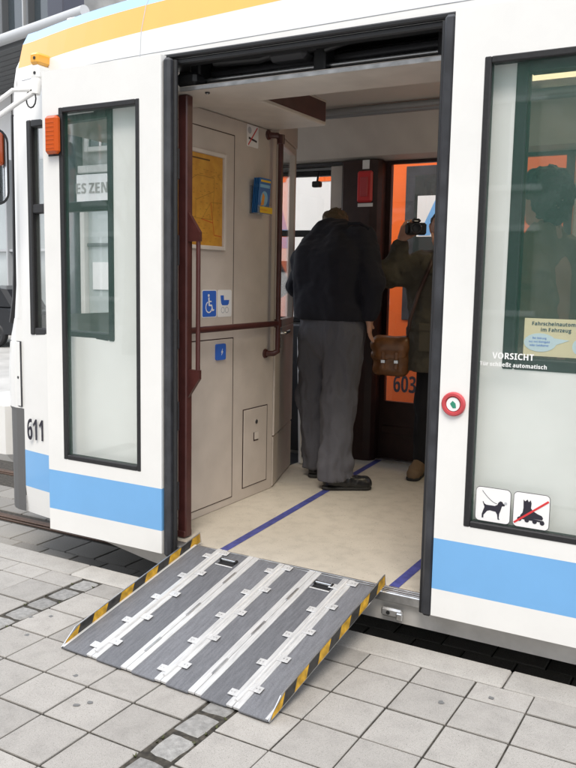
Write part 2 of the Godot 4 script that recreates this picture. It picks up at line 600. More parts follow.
	mat("facade_trim", Color(0.52, 0.51, 0.49), 0.8)
	mat("column_dark", Color(0.03, 0.032, 0.05), 0.5)
	mat("canopy_grey", Color(0.42, 0.43, 0.44), 0.5)
	mat("slat_grey", Color(0.10, 0.105, 0.11), 0.6)
	glass("office_glass", Color(0.06, 0.075, 0.085), 0.82, 0.05)
	glass("shop_glass", Color(0.55, 0.6, 0.6), 0.55, 0.05)
	mat("bark", Color(0.06, 0.05, 0.04), 0.95)
	mat("car_paint", Color(0.03, 0.032, 0.036), 0.2, 0.3)

# ------------------------------------------------------------------ ground
func make_ground() -> void:
	var g := MB.new()
	g.quad(M.street, Vector3(-120, BED_Y - 0.012, 0.3), Vector3(120, BED_Y - 0.012, 0.3), Vector3(120, BED_Y - 0.012, -120), Vector3(-120, BED_Y - 0.012, -120))
	struct("street", g)
	# platform: sheet, bed of joints, slabs, setts, kerb stones
	var b := MB.new()
	b.box(M.platform, Vector3(-60, -0.4, 0.19), Vector3(60, -0.0235, 40))
	b.box(M.joint, Vector3(-3.2, -0.023, 0.15), Vector3(3.0, -0.0055, 2.72))
	# outside the laid field
	b.box(M.platform, Vector3(-60, -0.02, 0.21), Vector3(-3.2, -0.002, 40))
	b.box(M.platform, Vector3(3.0, -0.02, 0.21), Vector3(60, -0.002, 40))
	b.box(M.platform, Vector3(-3.2, -0.02, 2.72), Vector3(3.0, -0.002, 40))
	var pf := struct("platform", b)
	var rows := [[0.209, 0.352]]
	for i in 10: rows.append([0.352 + 0.2285 * i, 0.352 + 0.2285 * (i + 1)])
	var meshes := {}
	for x0 in [-0.94 - 1.258 * 2, -0.94 - 1.258, -0.94, 0.318, 1.576]:
		for c in 5:
			var xa: float = x0 + 0.2254 * c
			if xa < -3.2 or xa > 2.8: continue
			for r in rows.size():
				var z0: float = rows[r][0]
				var z1: float = rows[r][1]
				var vi := rng.randi() % 5
				var key := "%d_%d" % [0 if r == 0 else 1, vi]
				if not meshes.has(key):
					var mb := MB.new()
					var wz := (z1 - z0) / 2.0 - 0.0052
					mb.box(M["slab%d" % vi], Vector3(-0.1092, -0.0222, -wz), Vector3(0.1092, 0.0, wz), 0.0018)
					meshes[key] = mb.done()
				var o := MeshInstance3D.new()
				o.name = "paving_slab"
				o.mesh = meshes[key]
				pf.add_child(o, true)
				o.position = Vector3(xa + 0.1127 + rng.randf_range(-0.001, 0.001), rng.randf_range(-0.0015, 0.0015), (z0 + z1) / 2 + rng.randf_range(-0.001, 0.001))
				o.rotation = Vector3(rng.randf_range(-0.006, 0.006), rng.randf_range(-0.004, 0.004), rng.randf_range(-0.006, 0.006))
	# rows of natural setts between the fields of slabs
	for xc in [-0.94 - 0.0655 - 1.258, -0.94 - 0.0655, 0.187 + 0.0655, 1.51]:
		var z := 0.214
		while z < 2.6:
			var l := rng.randf_range(0.105, 0.165)
			var mb := MB.new()
			var poly := PackedVector2Array()
			var n := 12
			var w := 0.116
			for i in n:
				var a := TAU * (i + 0.5) / n
				var q := Vector2(cos(a), sin(a))
				var sq := 1.0 / maxf(absf(q.x), absf(q.y))
				q *= lerpf(1.0, sq, 0.82)
				poly.append(Vector2(q.x * w * 0.5, q.y * (l - 0.01) * 0.5) * rng.randf_range(0.9, 1.0))
			sett(mb, M["cobble%d" % (rng.randi() % 4)], poly)
			var o := part("sett", mb, pf)
			o.position = Vector3(xc + rng.randf_range(-0.006, 0.006), rng.randf_range(-0.004, 0.001), z + l / 2)
			o.rotation = Vector3(rng.randf_range(-0.03, 0.03), rng.randf_range(-0.07, 0.07), rng.randf_range(-0.03, 0.03))
			z += l + 0.004
		# moss tufts in the joints of the setts
		var ms := MB.new()
		for i in 26:
			var zz := rng.randf_range(0.25, 2.5)
			var xx: float = xc + (0.062 if rng.randf() < 0.5 else -0.062) + rng.randf_range(-0.006, 0.006)
			var p := Vector3(xx, -0.0062, zz)
			for q in 5:
				var a := rng.randf() * TAU
				var e := Vector3(cos(a), 0, sin(a)) * 0.008
				ms.tri(M.moss, p + e.rotated(Vector3.UP, 1.2) * 0.6, p - e.rotated(Vector3.UP, 1.2) * 0.6, p + e * 1.3 + Vector3(0, rng.randf_range(0.008, 0.015), 0))
		var mo := part("moss", ms, pf)
		mo.set_meta("kind", "stuff")
	for i in 7:
		var xa := -1.175 + 1.135 * (i - 2)
		var mb := MB.new()
		mb.box(M["kerb%d" % (i % 3)], Vector3(xa + 0.003, -0.32, 0.046), Vector3(xa + 1.132, 0.002, 0.2045), 0.006)
		part("kerb_stone", mb, pf)
	# trodden gum
	for p in [[-0.93, 0.70], [-0.86, 0.645], [-0.60, 0.38], [-0.20, 1.16], [-0.17, 1.12], [0.93, 0.44], [-0.36, 1.0], [1.08, 0.31], [-0.80, 0.84]]:
		var mb := MB.new()
		var pl := PackedVector2Array()
		for i in 9: pl.append(Vector2(cos(TAU * i / 9), sin(TAU * i / 9)) * rng.randf_range(0.008, 0.014))
		mb.extrude(M.gum, pl, 0.0006, Transform3D(Basis(Vector3.RIGHT, Vector3.FORWARD, Vector3.UP), Vector3(p[0], 0.0012, p[1])))
		part("gum_spot", mb, pf)
	# track bed
	var tb := MB.new()
	tb.box(M.joint, Vector3(-6, BED_Y - 0.05, -3.4), Vector3(6, BED_Y - 0.008, 0.05))
	var bed := struct("track_bed", tb)
	var pm := []
	for v in 3:
		var mb := MB.new()
		mb.box(M["paver%d" % v], Vector3(-0.121, -0.03, -0.121), Vector3(0.121, 0, 0.121), 0.004)
		pm.append(mb.done())
	for r in [[-0.08, 0], [-0.33, 1], [-0.58, 0], [-1.02, 1], [-1.27, 0]]:
		for c in 24:
			if r[0] < -0.6 and c > 9: continue
			var o := MeshInstance3D.new()
			o.name = "paver"
			o.mesh = pm[rng.randi() % 3]
			bed.add_child(o, true)
			o.position = Vector3(-4.0 + 0.25 * c + 0.125 * r[1], BED_Y + rng.randf_range(-0.002, 0.002), r[0])
			o.rotation = Vector3(rng.randf_range(-0.006, 0.006), 0, rng.randf_range(-0.006, 0.006))
	for z in [-0.80, -1.75]:
		var rl := MB.new()
		rl.box(M.rail, Vector3(-40, BED_Y - 0.04, z - 0.035), Vector3(40, BED_Y + 0.006, z + 0.02), 0.006)
		rl.box(M.rail, Vector3(-40, BED_Y - 0.04, z + 0.045), Vector3(40, BED_Y + 0.002, z + 0.06), 0.003)
		struct("rail" if z > -1 else "rail_001", rl)

func sett(mb: MB, m: Material, poly: PackedVector2Array) -> void:
	var n := poly.size()
	for i in n:
		var a := poly[i]
		var b := poly[(i + 1) % n]
		var lo := func(q: Vector2): return Vector3(q.x, -0.03, q.y)
		var mid := func(q: Vector2): return Vector3(q.x, -0.008, q.y)
		var top := func(q: Vector2): return Vector3(q.x * 0.86, 0.001, q.y * 0.88)
		var nn := func(q: Vector2): return Vector3(q.x, 0.08, q.y).normalized()
		mb.quad_n(m, [lo.call(b), lo.call(a), mid.call(a), mid.call(b)], [Vector3(b.x, 0, b.y).normalized(), Vector3(a.x, 0, a.y).normalized(), nn.call(a), nn.call(b)])
		mb.quad_n(m, [mid.call(b), mid.call(a), top.call(a), top.call(b)], [nn.call(b), nn.call(a), Vector3.UP, Vector3.UP])
		mb.tri_n(m, Vector3(0, 0.003, 0), top.call(b), top.call(a), Vector3.UP, Vector3.UP, Vector3.UP)

# ------------------------------------------------------------------ background
func facade_frame(at: Vector3, right: Vector3) -> Transform3D:
	var r := right.normalized()
	return Transform3D(Basis(r, Vector3.UP, r.cross(Vector3.UP)), at)

func make_background() -> void:
	# glass office building on the left, its facade turned towards the street
	var dirr := Vector3(0.978, 0, 0.208)
	var base := Vector3(-13.4, BED_Y, -12.6) - dirr * 20.0
	var t := thing("office_building", "modern glass office building with projecting grey canopy, at top left corner", "building", base)
	var f := facade_frame(base, dirr)      # local x 0..20 along the facade, z towards the street
	var mb := MB.new()
	mb.box(M.facade_grey, Vector3(0, 0, -2.4), Vector3(18.9, 16, -0.4), 0, f)
	part("wall", mb, t)
	mb = MB.new()
	mb.box(M.column_dark, Vector3(19.08, 0, -0.398), Vector3(19.79, 16, 0.25), 0.03, f)
	part("dark_column", mb, t)
	for fl in 3:
		for c in 12:
			var x0 := 18.9 - 1.35 * (c + 1)
			var y0 := 7.9 + 2.0 * fl
			var w := MB.new()
			w.box(M.office_glass, Vector3(x0 + 0.06, y0 + 0.06, -0.33), Vector3(x0 + 1.29, y0 + 1.94, -0.30), 0, f)
			var wp := part("window", w, t)
			w = MB.new()
			w.box(M.slat_grey, Vector3(x0 - 0.05, y0, -0.395), Vector3(x0 + 0.05, y0 + 2.0, -0.1), 0.01, f)
			w.box(M.canopy_grey, Vector3(x0 + 1.02, y0 + 0.06, -0.29), Vector3(x0 + 1.07, y0 + 1.94, -0.15), 0.005, f)
			w.box(M.slat_grey, Vector3(x0 + 0.051, y0 - 0.05, -0.29), Vector3(x0 + 1.299, y0 + 0.05, -0.12), 0.01, f)
			part("frame", w, wp)
	mb = MB.new()
	mb.tube(M.canopy_grey, [f * Vector3(-0.2, 7.1, 2.1), f * Vector3(23.4, 7.1, 2.1)], 0.12, 16)
	part("canopy_edge", mb, t)
	for i in 9:
		mb = MB.new()
		mb.box(M.slat_grey, Vector3(0, 6.92, -0.35 + 0.26 * i), Vector3(22.5, 7.1, -0.13 + 0.26 * i), 0.01, f)
		part("canopy_slat", mb, t)
	for c in 14:
		var x0 := 18.9 - 1.35 * (c + 1)
		var w := MB.new()
		w.box(M.shop_glass, Vector3(x0 + 0.05, 0.1, -0.33), Vector3(x0 + 1.3, 4.9, -0.30), 0, f)
		var wp := part("shop_window", w, t)
		w = MB.new()
		w.box(M.canopy_grey, Vector3(x0 - 0.04, 0, -0.395), Vector3(x0 + 0.04, 5.0, -0.1), 0.01, f)
		w.box(M.facade_white, Vector3(x0 + 0.041, 4.91, -0.395), Vector3(x0 + 1.309, 6.9, -0.36), 0.01, f)
		w.box(M.canopy_grey, Vector3(x0 + 0.041, 2.4, -0.29), Vector3(x0 + 1.309, 2.47, -0.15), 0.005, f)
		part("frame", w, wp)
	# older building with the sign band, seen through the cab
	base = Vector3(-8.0, BED_Y, -12.5)
	t = thing("old_building", "grey stone building with tall windows and white sign band, seen through the cab glass", "building", base)
	mb = MB.new()
	mb.box(M.facade_grey, Vector3(-13.45, BED_Y, -16.5), Vector3(-2.5, 6.9, -12.8))
	mb.box(M.facade_trim, Vector3(-13.45, 4.13, -12.8), Vector3(-2.5, 4.32, -12.6), 0.02)
	mb.box(M.facade_trim, Vector3(-13.5, 6.9, -16.55), Vector3(-2.45, 7.05, -12.6), 0.03)
	part("wall", mb, t)
	for c in 7:
		var x0 := -13.35 + 1.5 * c - (0.0 if c else 0.0)
		var y0 := 4.72
		var w := MB.new()
		w.box(M.office_glass, Vector3(x0 + 0.2, y0 + 0.08, -12.75), Vector3(x0 + 1.0, y0 + 1.52, -12.73))
		var wp := part("window", w, t)
		w = MB.new()
		frame4(w, M.facade_trim, [x0 + 0.08, x0 + 1.12, y0 - 0.06, y0 + 1.66], 0.12, -12.79, -12.66, 0.015)
		w.box(M.facade_white, Vector3(x0 + 0.575, y0 + 0.061, -12.72), Vector3(x0 + 0.625, y0 + 1.539, -12.68), 0.005)
		w.box(M.facade_white, Vector3(x0 + 0.201, y0 + 1.0, -12.72), Vector3(x0 + 0.574, y0 + 1.05, -12.68), 0.005)
		w.box(M.facade_white, Vector3(x0 + 0.626, y0 + 1.0, -12.72), Vector3(x0 + 0.999, y0 + 1.05, -12.68), 0.005)
		part("window_frame", w, wp)
	mb = MB.new()
	mb.box(M.facade_white, Vector3(-13.4, 3.38, -12.79), Vector3(-2.6, 4.08, -12.5), 0.02)
	var sg := part("sign_band", mb, t)
	mb = MB.new()
	text(mb, M.facade_grey, "ES ZEN", 0.25, on_side(-12.86, 3.73, -12.495), true, true, 0.02)
	part("lettering", mb, sg)
	for c in 7:
		var x0 := -13.35 + 1.5 * c
		var w := MB.new()
		w.box(M.shop_glass, Vector3(x0 + 0.15, 0.3, -12.75), Vector3(x0 + 1.5, 3.3, -12.72))
		var wp := part("shop_window", w, t)
		w = MB.new()
		w.box(M.facade_trim, Vector3(x0, BED_Y, -12.79), Vector3(x0 + 0.14, 3.37, -12.55), 0.02)
		w.box(M.slat_grey, Vector3(x0 + 0.151, 2.3, -12.71), Vector3(x0 + 1.49, 2.38, -12.65), 0.01)
		w.box(M.facade_white, Vector3(x0 + 0.3, 1.2, -12.71), Vector3(x0 + 1.0, 1.9, -12.69), 0.005)
		part("frame", w, wp)
	# house across the street behind the photographer: what the panes mirror
	base = Vector3(-2.0, 0, 17.0)
	t = thing("town_house", "grey town house across the street, mirrored in the door glass", "building", base)
	mb = MB.new()
	mb.box(M.facade_grey, Vector3(-26, -0.01, 17), Vector3(22, 13, 25))
	part("wall", mb, t)
	for fl in 4:
		for c in 18:
			var x0 := -25.0 + 2.6 * c
			var y0 := 0.9 + 3.0 * fl
			var w := MB.new()
			w.box(M.office_glass, Vector3(x0, y0, 16.94), Vector3(x0 + 1.3, y0 + 1.9, 16.96))
			w.box(M.facade_trim, Vector3(x0 - 0.12, y0 - 0.15, 16.85), Vector3(x0 + 1.42, y0, 16.999), 0.02)
			w.box(M.facade_trim, Vector3(x0 - 0.12, y0 + 1.9, 16.85), Vector3(x0 + 1.42, y0 + 2.05, 16.999), 0.02)
			w.box(M.facade_white, Vector3(x0 + 0.62, y0 + 0.001, 16.9), Vector3(x0 + 0.68, y0 + 1.899, 16.939), 0.005)
			part("window", w, t)
	make_tree(Vector3(-9.0, 0, 9.5))
	make_car(Vector3(-15.6, BED_Y - 0.012, -10.9), 0.25)

func make_tree(at: Vector3) -> void:
	var t := thing("bare_tree", "bare leafless street tree, its branches mirrored in the cab window", "tree", at)
	var r := RandomNumberGenerator.new()
	r.seed = 5
	var mb := MB.new()
	mb.tube(M.bark, [at + Vector3(0, -0.02, 0), at + Vector3(0.03, 1.2, 0), at + Vector3(-0.02, 2.6, 0.03)], [0.16, 0.12, 0.10], 8)
	part("trunk", mb, t)
	mb = MB.new()
	var todo := []
	for i in 6:
		var a := TAU * i / 6.0 + r.randf() * 0.6
		todo.append([at + Vector3(-0.02, 2.5 - 0.12 * i * 0.5, 0.03), Vector3(cos(a) * 0.7, 1.0, sin(a) * 0.7).normalized(), 1.5, 0.06, 0])
	while todo:
		var b = todo.pop_back()
		var p: Vector3 = b[0]
		var d: Vector3 = b[1]
		var mid: Vector3 = p + d * b[2] * 0.5 + Vector3(r.randf() - 0.5, 0, r.randf() - 0.5) * 0.15 * b[2]
		var e: Vector3 = p + d * b[2] + Vector3(r.randf() - 0.5, r.randf() * 0.3, r.randf() - 0.5) * 0.2 * b[2]
		mb.tube(M.bark, [p, mid, e], [b[3], b[3] * 0.8, b[3] * 0.6], 5, false)
		if b[4] < 4:
			for i in 3:
				var nd := (d + Vector3(r.randf() - 0.5, r.randf() - 0.3, r.randf() - 0.5) * 1.3).normalized()
				todo.append([e if i < 2 else mid, nd, b[2] * r.randf_range(0.6, 0.8), b[3] * 0.58, b[4] + 1])
	part("crown", mb, t)

func make_car(at: Vector3, turn: float) -> void:
	var t := thing("parked_car", "dark hatchback parked in front of the shops at the left edge", "car", at)
	var f := Transform3D(Basis(Vector3.UP, turn), at)
	# side profile, lofted across the width
	var low := PackedVector2Array([Vector2(-2.0, 0.3), Vector2(2.0, 0.3), Vector2(2.08, 0.5), Vector2(2.02, 0.85), Vector2(1.75, 0.95), Vector2(-1.0, 0.98), Vector2(-1.9, 0.82), Vector2(-2.08, 0.6)])
	var top := PackedVector2Array([Vector2(-1.05, 0.975), Vector2(1.85, 0.945), Vector2(1.55, 1.40), Vector2(0.9, 1.48), Vector2(-0.2, 1.46), Vector2(-0.55, 1.35)])
	var mb := MB.new()
	loft_profile(mb, M.car_paint, low, 0.84, 0.06, f)
	loft_profile(mb, M.car_paint, top, 0.70, 0.10, f)
	part("body", mb, t)
	for s in [-1.0, 1.0]:
		for w in [[-0.75, -0.1, 0.35], [0.4, 1.35, 1.2]]:
			mb = MB.new()
			var pl := PackedVector2Array([Vector2(w[0], 1.02), Vector2(w[1] if w[1] > 0 else 0.32, 1.02), Vector2(w[2], 1.38), Vector2(w[0] + 0.35 if w[0] < 0 else w[0], 1.38)])
			var q := Transform3D(f.basis * (Basis() if s > 0 else Basis(Vector3.UP, PI)), f * Vector3(0, 0, s * 0.705))
			var pp := PackedVector2Array()
			for v in pl: pp.append(Vector2(v.x * s, v.y))
			mb.extrude(M.dark_window, pp, 0.012, q)
			part("side_window", mb, t)
		for x in [-1.3, 1.3]:
			mb = MB.new()
			var ax := Transform3D(f.basis * Basis(Vector3.RIGHT, PI / 2 * s), f * Vector3(x, 0.31, s * 0.66))
			mb.lathe(M.rubber, [Vector2(0.18, 0.19), Vector2(0.27, 0.21), Vector2(0.31, 0.17), Vector2(0.31, 0.03), Vector2(0.27, 0.0), Vector2(0.0, 0.0)], 20, ax)
			var wh := part("wheel", mb, t)
			mb = MB.new()
			mb.lathe(M.alu, [Vector2(0.0, 0.17), Vector2(0.06, 0.18), Vector2(0.16, 0.16), Vector2(0.185, 0.19)], 20, ax)
			part("rim", mb, wh)
		mb = MB.new()
		mb.box(M.red, Vector3(1.98, 0.70, s * 0.6 - 0.12), Vector3(2.075, 0.84, s * 0.6 + 0.12), 0.02, f)
		part("tail_light", mb, t)

func loft_profile(mb: MB, m: Material, poly: PackedVector2Array, hw: float, ease: float, f: Transform3D) -> void:
	var c := Vector2.ZERO
	for p in poly: c += p / poly.size()
	var n := poly.size()
	var rings := []
	for k in [[-hw, 1.0 - ease], [-hw + 0.08, 1.0], [hw - 0.08, 1.0], [hw, 1.0 - ease]]:
		var r := []
		for p in poly:
			var q := c + (p - c) * float(k[1])
			r.append(f * Vector3(q.x, q.y, k[0]))
		rings.append(r)
	var ctr := f * Vector3(c.x, c.y, 0)
	for i in 3:
		for j in n:
			mb.out_quad(m, rings[i][j], rings[i][(j + 1) % n], rings[i + 1][(j + 1) % n], rings[i + 1][j], ctr)
	for e in [0, 3]:
		var cc := f * Vector3(c.x, c.y, -hw if e == 0 else hw)
		for j in n:
			var a: Vector3 = rings[e][j]
			var b: Vector3 = rings[e][(j + 1) % n]
			if (a - cc).cross(b - cc).dot(cc - ctr) > 0: mb.tri(m, cc, a, b)
			else: mb.tri(m, cc, b, a)

# ------------------------------------------------------------------ tram
func z_side(x: float) -> float:
	return 0.0 if x > -1.0 else -0.13 * (-1.0 - x) * (-1.0 - x)

func y_bottom(x: float) -> float:
	return lerpf(0.05, 0.16, clampf((-0.74 - x) / 0.68, 0.0, 1.0))

func y_band(x: float) -> float:
	if x < -0.83: return lerpf(2.73, 2.675, clampf((-0.83 - x) / 0.85, 0, 1))
	return lerpf(2.73, 2.79, clampf((x + 0.83) / 1.5, 0, 1))

func side_point(x: float, r: int) -> Vector3:      # row r of the near side wall
	var yb := y_band(x)
	var y: float = [y_bottom(x), 0.168, 0.325, 0.54, 1.225, 2.375, 2.57, yb, yb + 0.135, yb + 0.20, 3.0][r]
	var dz: float = [-0.035, -0.012, 0.0, 0.0, 0.0, 0.0, 0.0, -0.012, -0.05, -0.09, -0.42][r]
	return Vector3(x, y, z_side(x) + dz)

func side_wall(mb: MB, far: bool, wins: Array) -> void:
	var xs := [-1.80, -1.75, -1.70, -1.55, -1.4, -1.25, -1.13, -1.045, -0.9, -0.715, -0.3, 0.3, 0.72, 0.985, 1.4, 1.9, 2.35, 2.6, 3.0, 3.5, 3.95, 4.2, 4.7, 5.2, 5.6, 6.0]
	for i in xs.size() - 1:
		var xc: float = (xs[i] + xs[i + 1]) / 2
		for r in 10:
			if xc > -0.715 and xc < 0.72 and r in [1, 2, 3, 4, 5]: continue
			var hole := false
			for w in wins:
				if xc > w[0] and xc < w[1] and r == 4: hole = true
			if hole: continue
			var m: Material = M.white
			if r == 0: m = M.skirt
			if r == 2: m = M.blue
			if r == 7: m = M.yellow
			if r == 8: m = M.pale_blue
			var q := [side_point(xs[i], r), side_point(xs[i + 1], r), side_point(xs[i + 1], r + 1), side_point(xs[i], r + 1)]
			if far:
				for k in 4: q[k] = Vector3(q[k].x, q[k].y, -2.55 - q[k].z)
				q = [q[1], q[0], q[3], q[2]]
			mb.quad(m, q[0], q[1], q[2], q[3])

func nose_length(y: float) -> float:
	var t := [[0.17, 0.37], [0.76, 0.38], [0.78, 0.41], [1.0, 0.41], [1.15, 0.38], [1.3, 0.28], [1.46, 0.21], [2.0, 0.19], [2.375, 0.18], [2.5, 0.17], [2.68, 0.12], [2.81, 0.06], [2.9, -0.03], [3.0, -0.30]]
	for i in t.size() - 1:
		if y <= t[i + 1][0]:
			return lerpf(t[i][1], t[i + 1][1], clampf((y - t[i][0]) / (t[i + 1][0] - t[i][0]), 0, 1))
	return -0.25

func nose_point(u: float, y: float) -> Vector3:     # u from -1 (near side) to 1 (far side)
	var a := u * PI / 2 + PI / 2     # 0 near .. PI far
	var e := 2.0 / 2.6
	var shrink := 0.0
	if y > 2.6: shrink = (y - 2.6) * (y - 2.6) * 2.2
	var hw := 1.1918 - shrink
	var s := sin(a)
	var c := cos(a)
	return Vector3(-1.80 - nose_length(y) * pow(absf(s), e), y, -1.275 + hw * signf(c) * pow(absf(c), e))

# flat plate with a rectangular hole, facing +z; bands of material by height
func holed(mb: MB, o: Array, hl: Array, z0: float, z1: float, bands: Array, edge: Material) -> void:
	var ys := [o[2], o[3], hl[2], hl[3]]
	for b in bands: ys.append(b[0]); ys.append(b[1])
	ys.sort()
	var xs := [o[0], hl[0], hl[1], o[1]]
	for j in ys.size() - 1:
		if ys[j + 1] - ys[j] < 1e-5 or ys[j] < o[2] - 1e-5 or ys[j + 1] > o[3] + 1e-5: continue
		var yc: float = (ys[j] + ys[j + 1]) / 2
		var m: Material = edge
		for b in bands:
			if yc > b[0] and yc < b[1]: m = b[2]
		for i in 3:
			if i == 1 and yc > hl[2] and yc < hl[3]: continue
			mb.quad(m, Vector3(xs[i], ys[j], z1), Vector3(xs[i + 1], ys[j], z1), Vector3(xs[i + 1], ys[j + 1], z1), Vector3(xs[i], ys[j + 1], z1))
			mb.quad(edge, Vector3(xs[i + 1], ys[j], z0), Vector3(xs[i], ys[j], z0), Vector3(xs[i], ys[j + 1], z0), Vector3(xs[i + 1], ys[j + 1], z0))
		mb.quad(m, Vector3(o[0], ys[j], z0), Vector3(o[0], ys[j], z1), Vector3(o[0], ys[j + 1], z1), Vector3(o[0], ys[j + 1], z0))
		mb.quad(m, Vector3(o[1], ys[j], z1), Vector3(o[1], ys[j], z0), Vector3(o[1], ys[j + 1], z0), Vector3(o[1], ys[j + 1], z1))
	mb.quad(edge, Vector3(o[0], o[2], z0), Vector3(o[1], o[2], z0), Vector3(o[1], o[2], z1), Vector3(o[0], o[2], z1))
	mb.quad(edge, Vector3(o[0], o[3], z1), Vector3(o[1], o[3], z1), Vector3(o[1], o[3], z0), Vector3(o[0], o[3], z0))
	mb.quad(edge, Vector3(hl[0], hl[2], z0), Vector3(hl[0], hl[3], z0), Vector3(hl[0], hl[3], z1), Vector3(hl[0], hl[2], z1))
	mb.quad(edge, Vector3(hl[1], hl[2], z1), Vector3(hl[1], hl[3], z1), Vector3(hl[1], hl[3], z0), Vector3(hl[1], hl[2], z0))
	mb.quad(edge, Vector3(hl[0], hl[2], z1), Vector3(hl[1], hl[2], z1), Vector3(hl[1], hl[2], z0), Vector3(hl[0], hl[2], z0))
	mb.quad(edge, Vector3(hl[0], hl[3], z0), Vector3(hl[1], hl[3], z0), Vector3(hl[1], hl[3], z1), Vector3(hl[0], hl[3], z1))

func frame4(mb: MB, m: Material, o: Array, w: float, z0: float, z1: float, bev: float, t := Transform3D()) -> void:   # four butted bars
	mb.box(m, Vector3(o[0], o[2], z0), Vector3(o[0] + w, o[3], z1), bev, t)
	mb.box(m, Vector3(o[1] - w, o[2], z0), Vector3(o[1], o[3], z1), bev, t)
	mb.box(m, Vector3(o[0] + w, o[2], z0), Vector3(o[1] - w, o[2] + w, z1), bev, t)
	mb.box(m, Vector3(o[0] + w, o[3] - w, z0), Vector3(o[1] - w, o[3], z1), bev, t)

func door_leaf(t: Node3D, x0: float, x1: float, g0: float, g1: float, label: String) -> MeshInstance3D:
	var mb := MB.new()
	holed(mb, [x0, x1, 0.165, 2.585], [g0, g1, 0.572, 2.395], 0.03, 0.07, [[0.283, 0.5, M.blue]], M.white)
	var leaf := part("door_leaf", mb, t, label)
	mb = MB.new()
	frame4(mb, M.rubber, [g0 - 0.002, g1 + 0.002, 0.570, 2.397], 0.026, 0.027, 0.0735, 0.004)
	part("window_seal", mb, leaf)
	mb = MB.new()
	mb.box(M.door_glass, Vector3(g0 + 0.02, 0.592, 0.050), Vector3(g1 - 0.02, 2.375, 0.056))
	part("window_pane", mb, leaf)
	return leaf

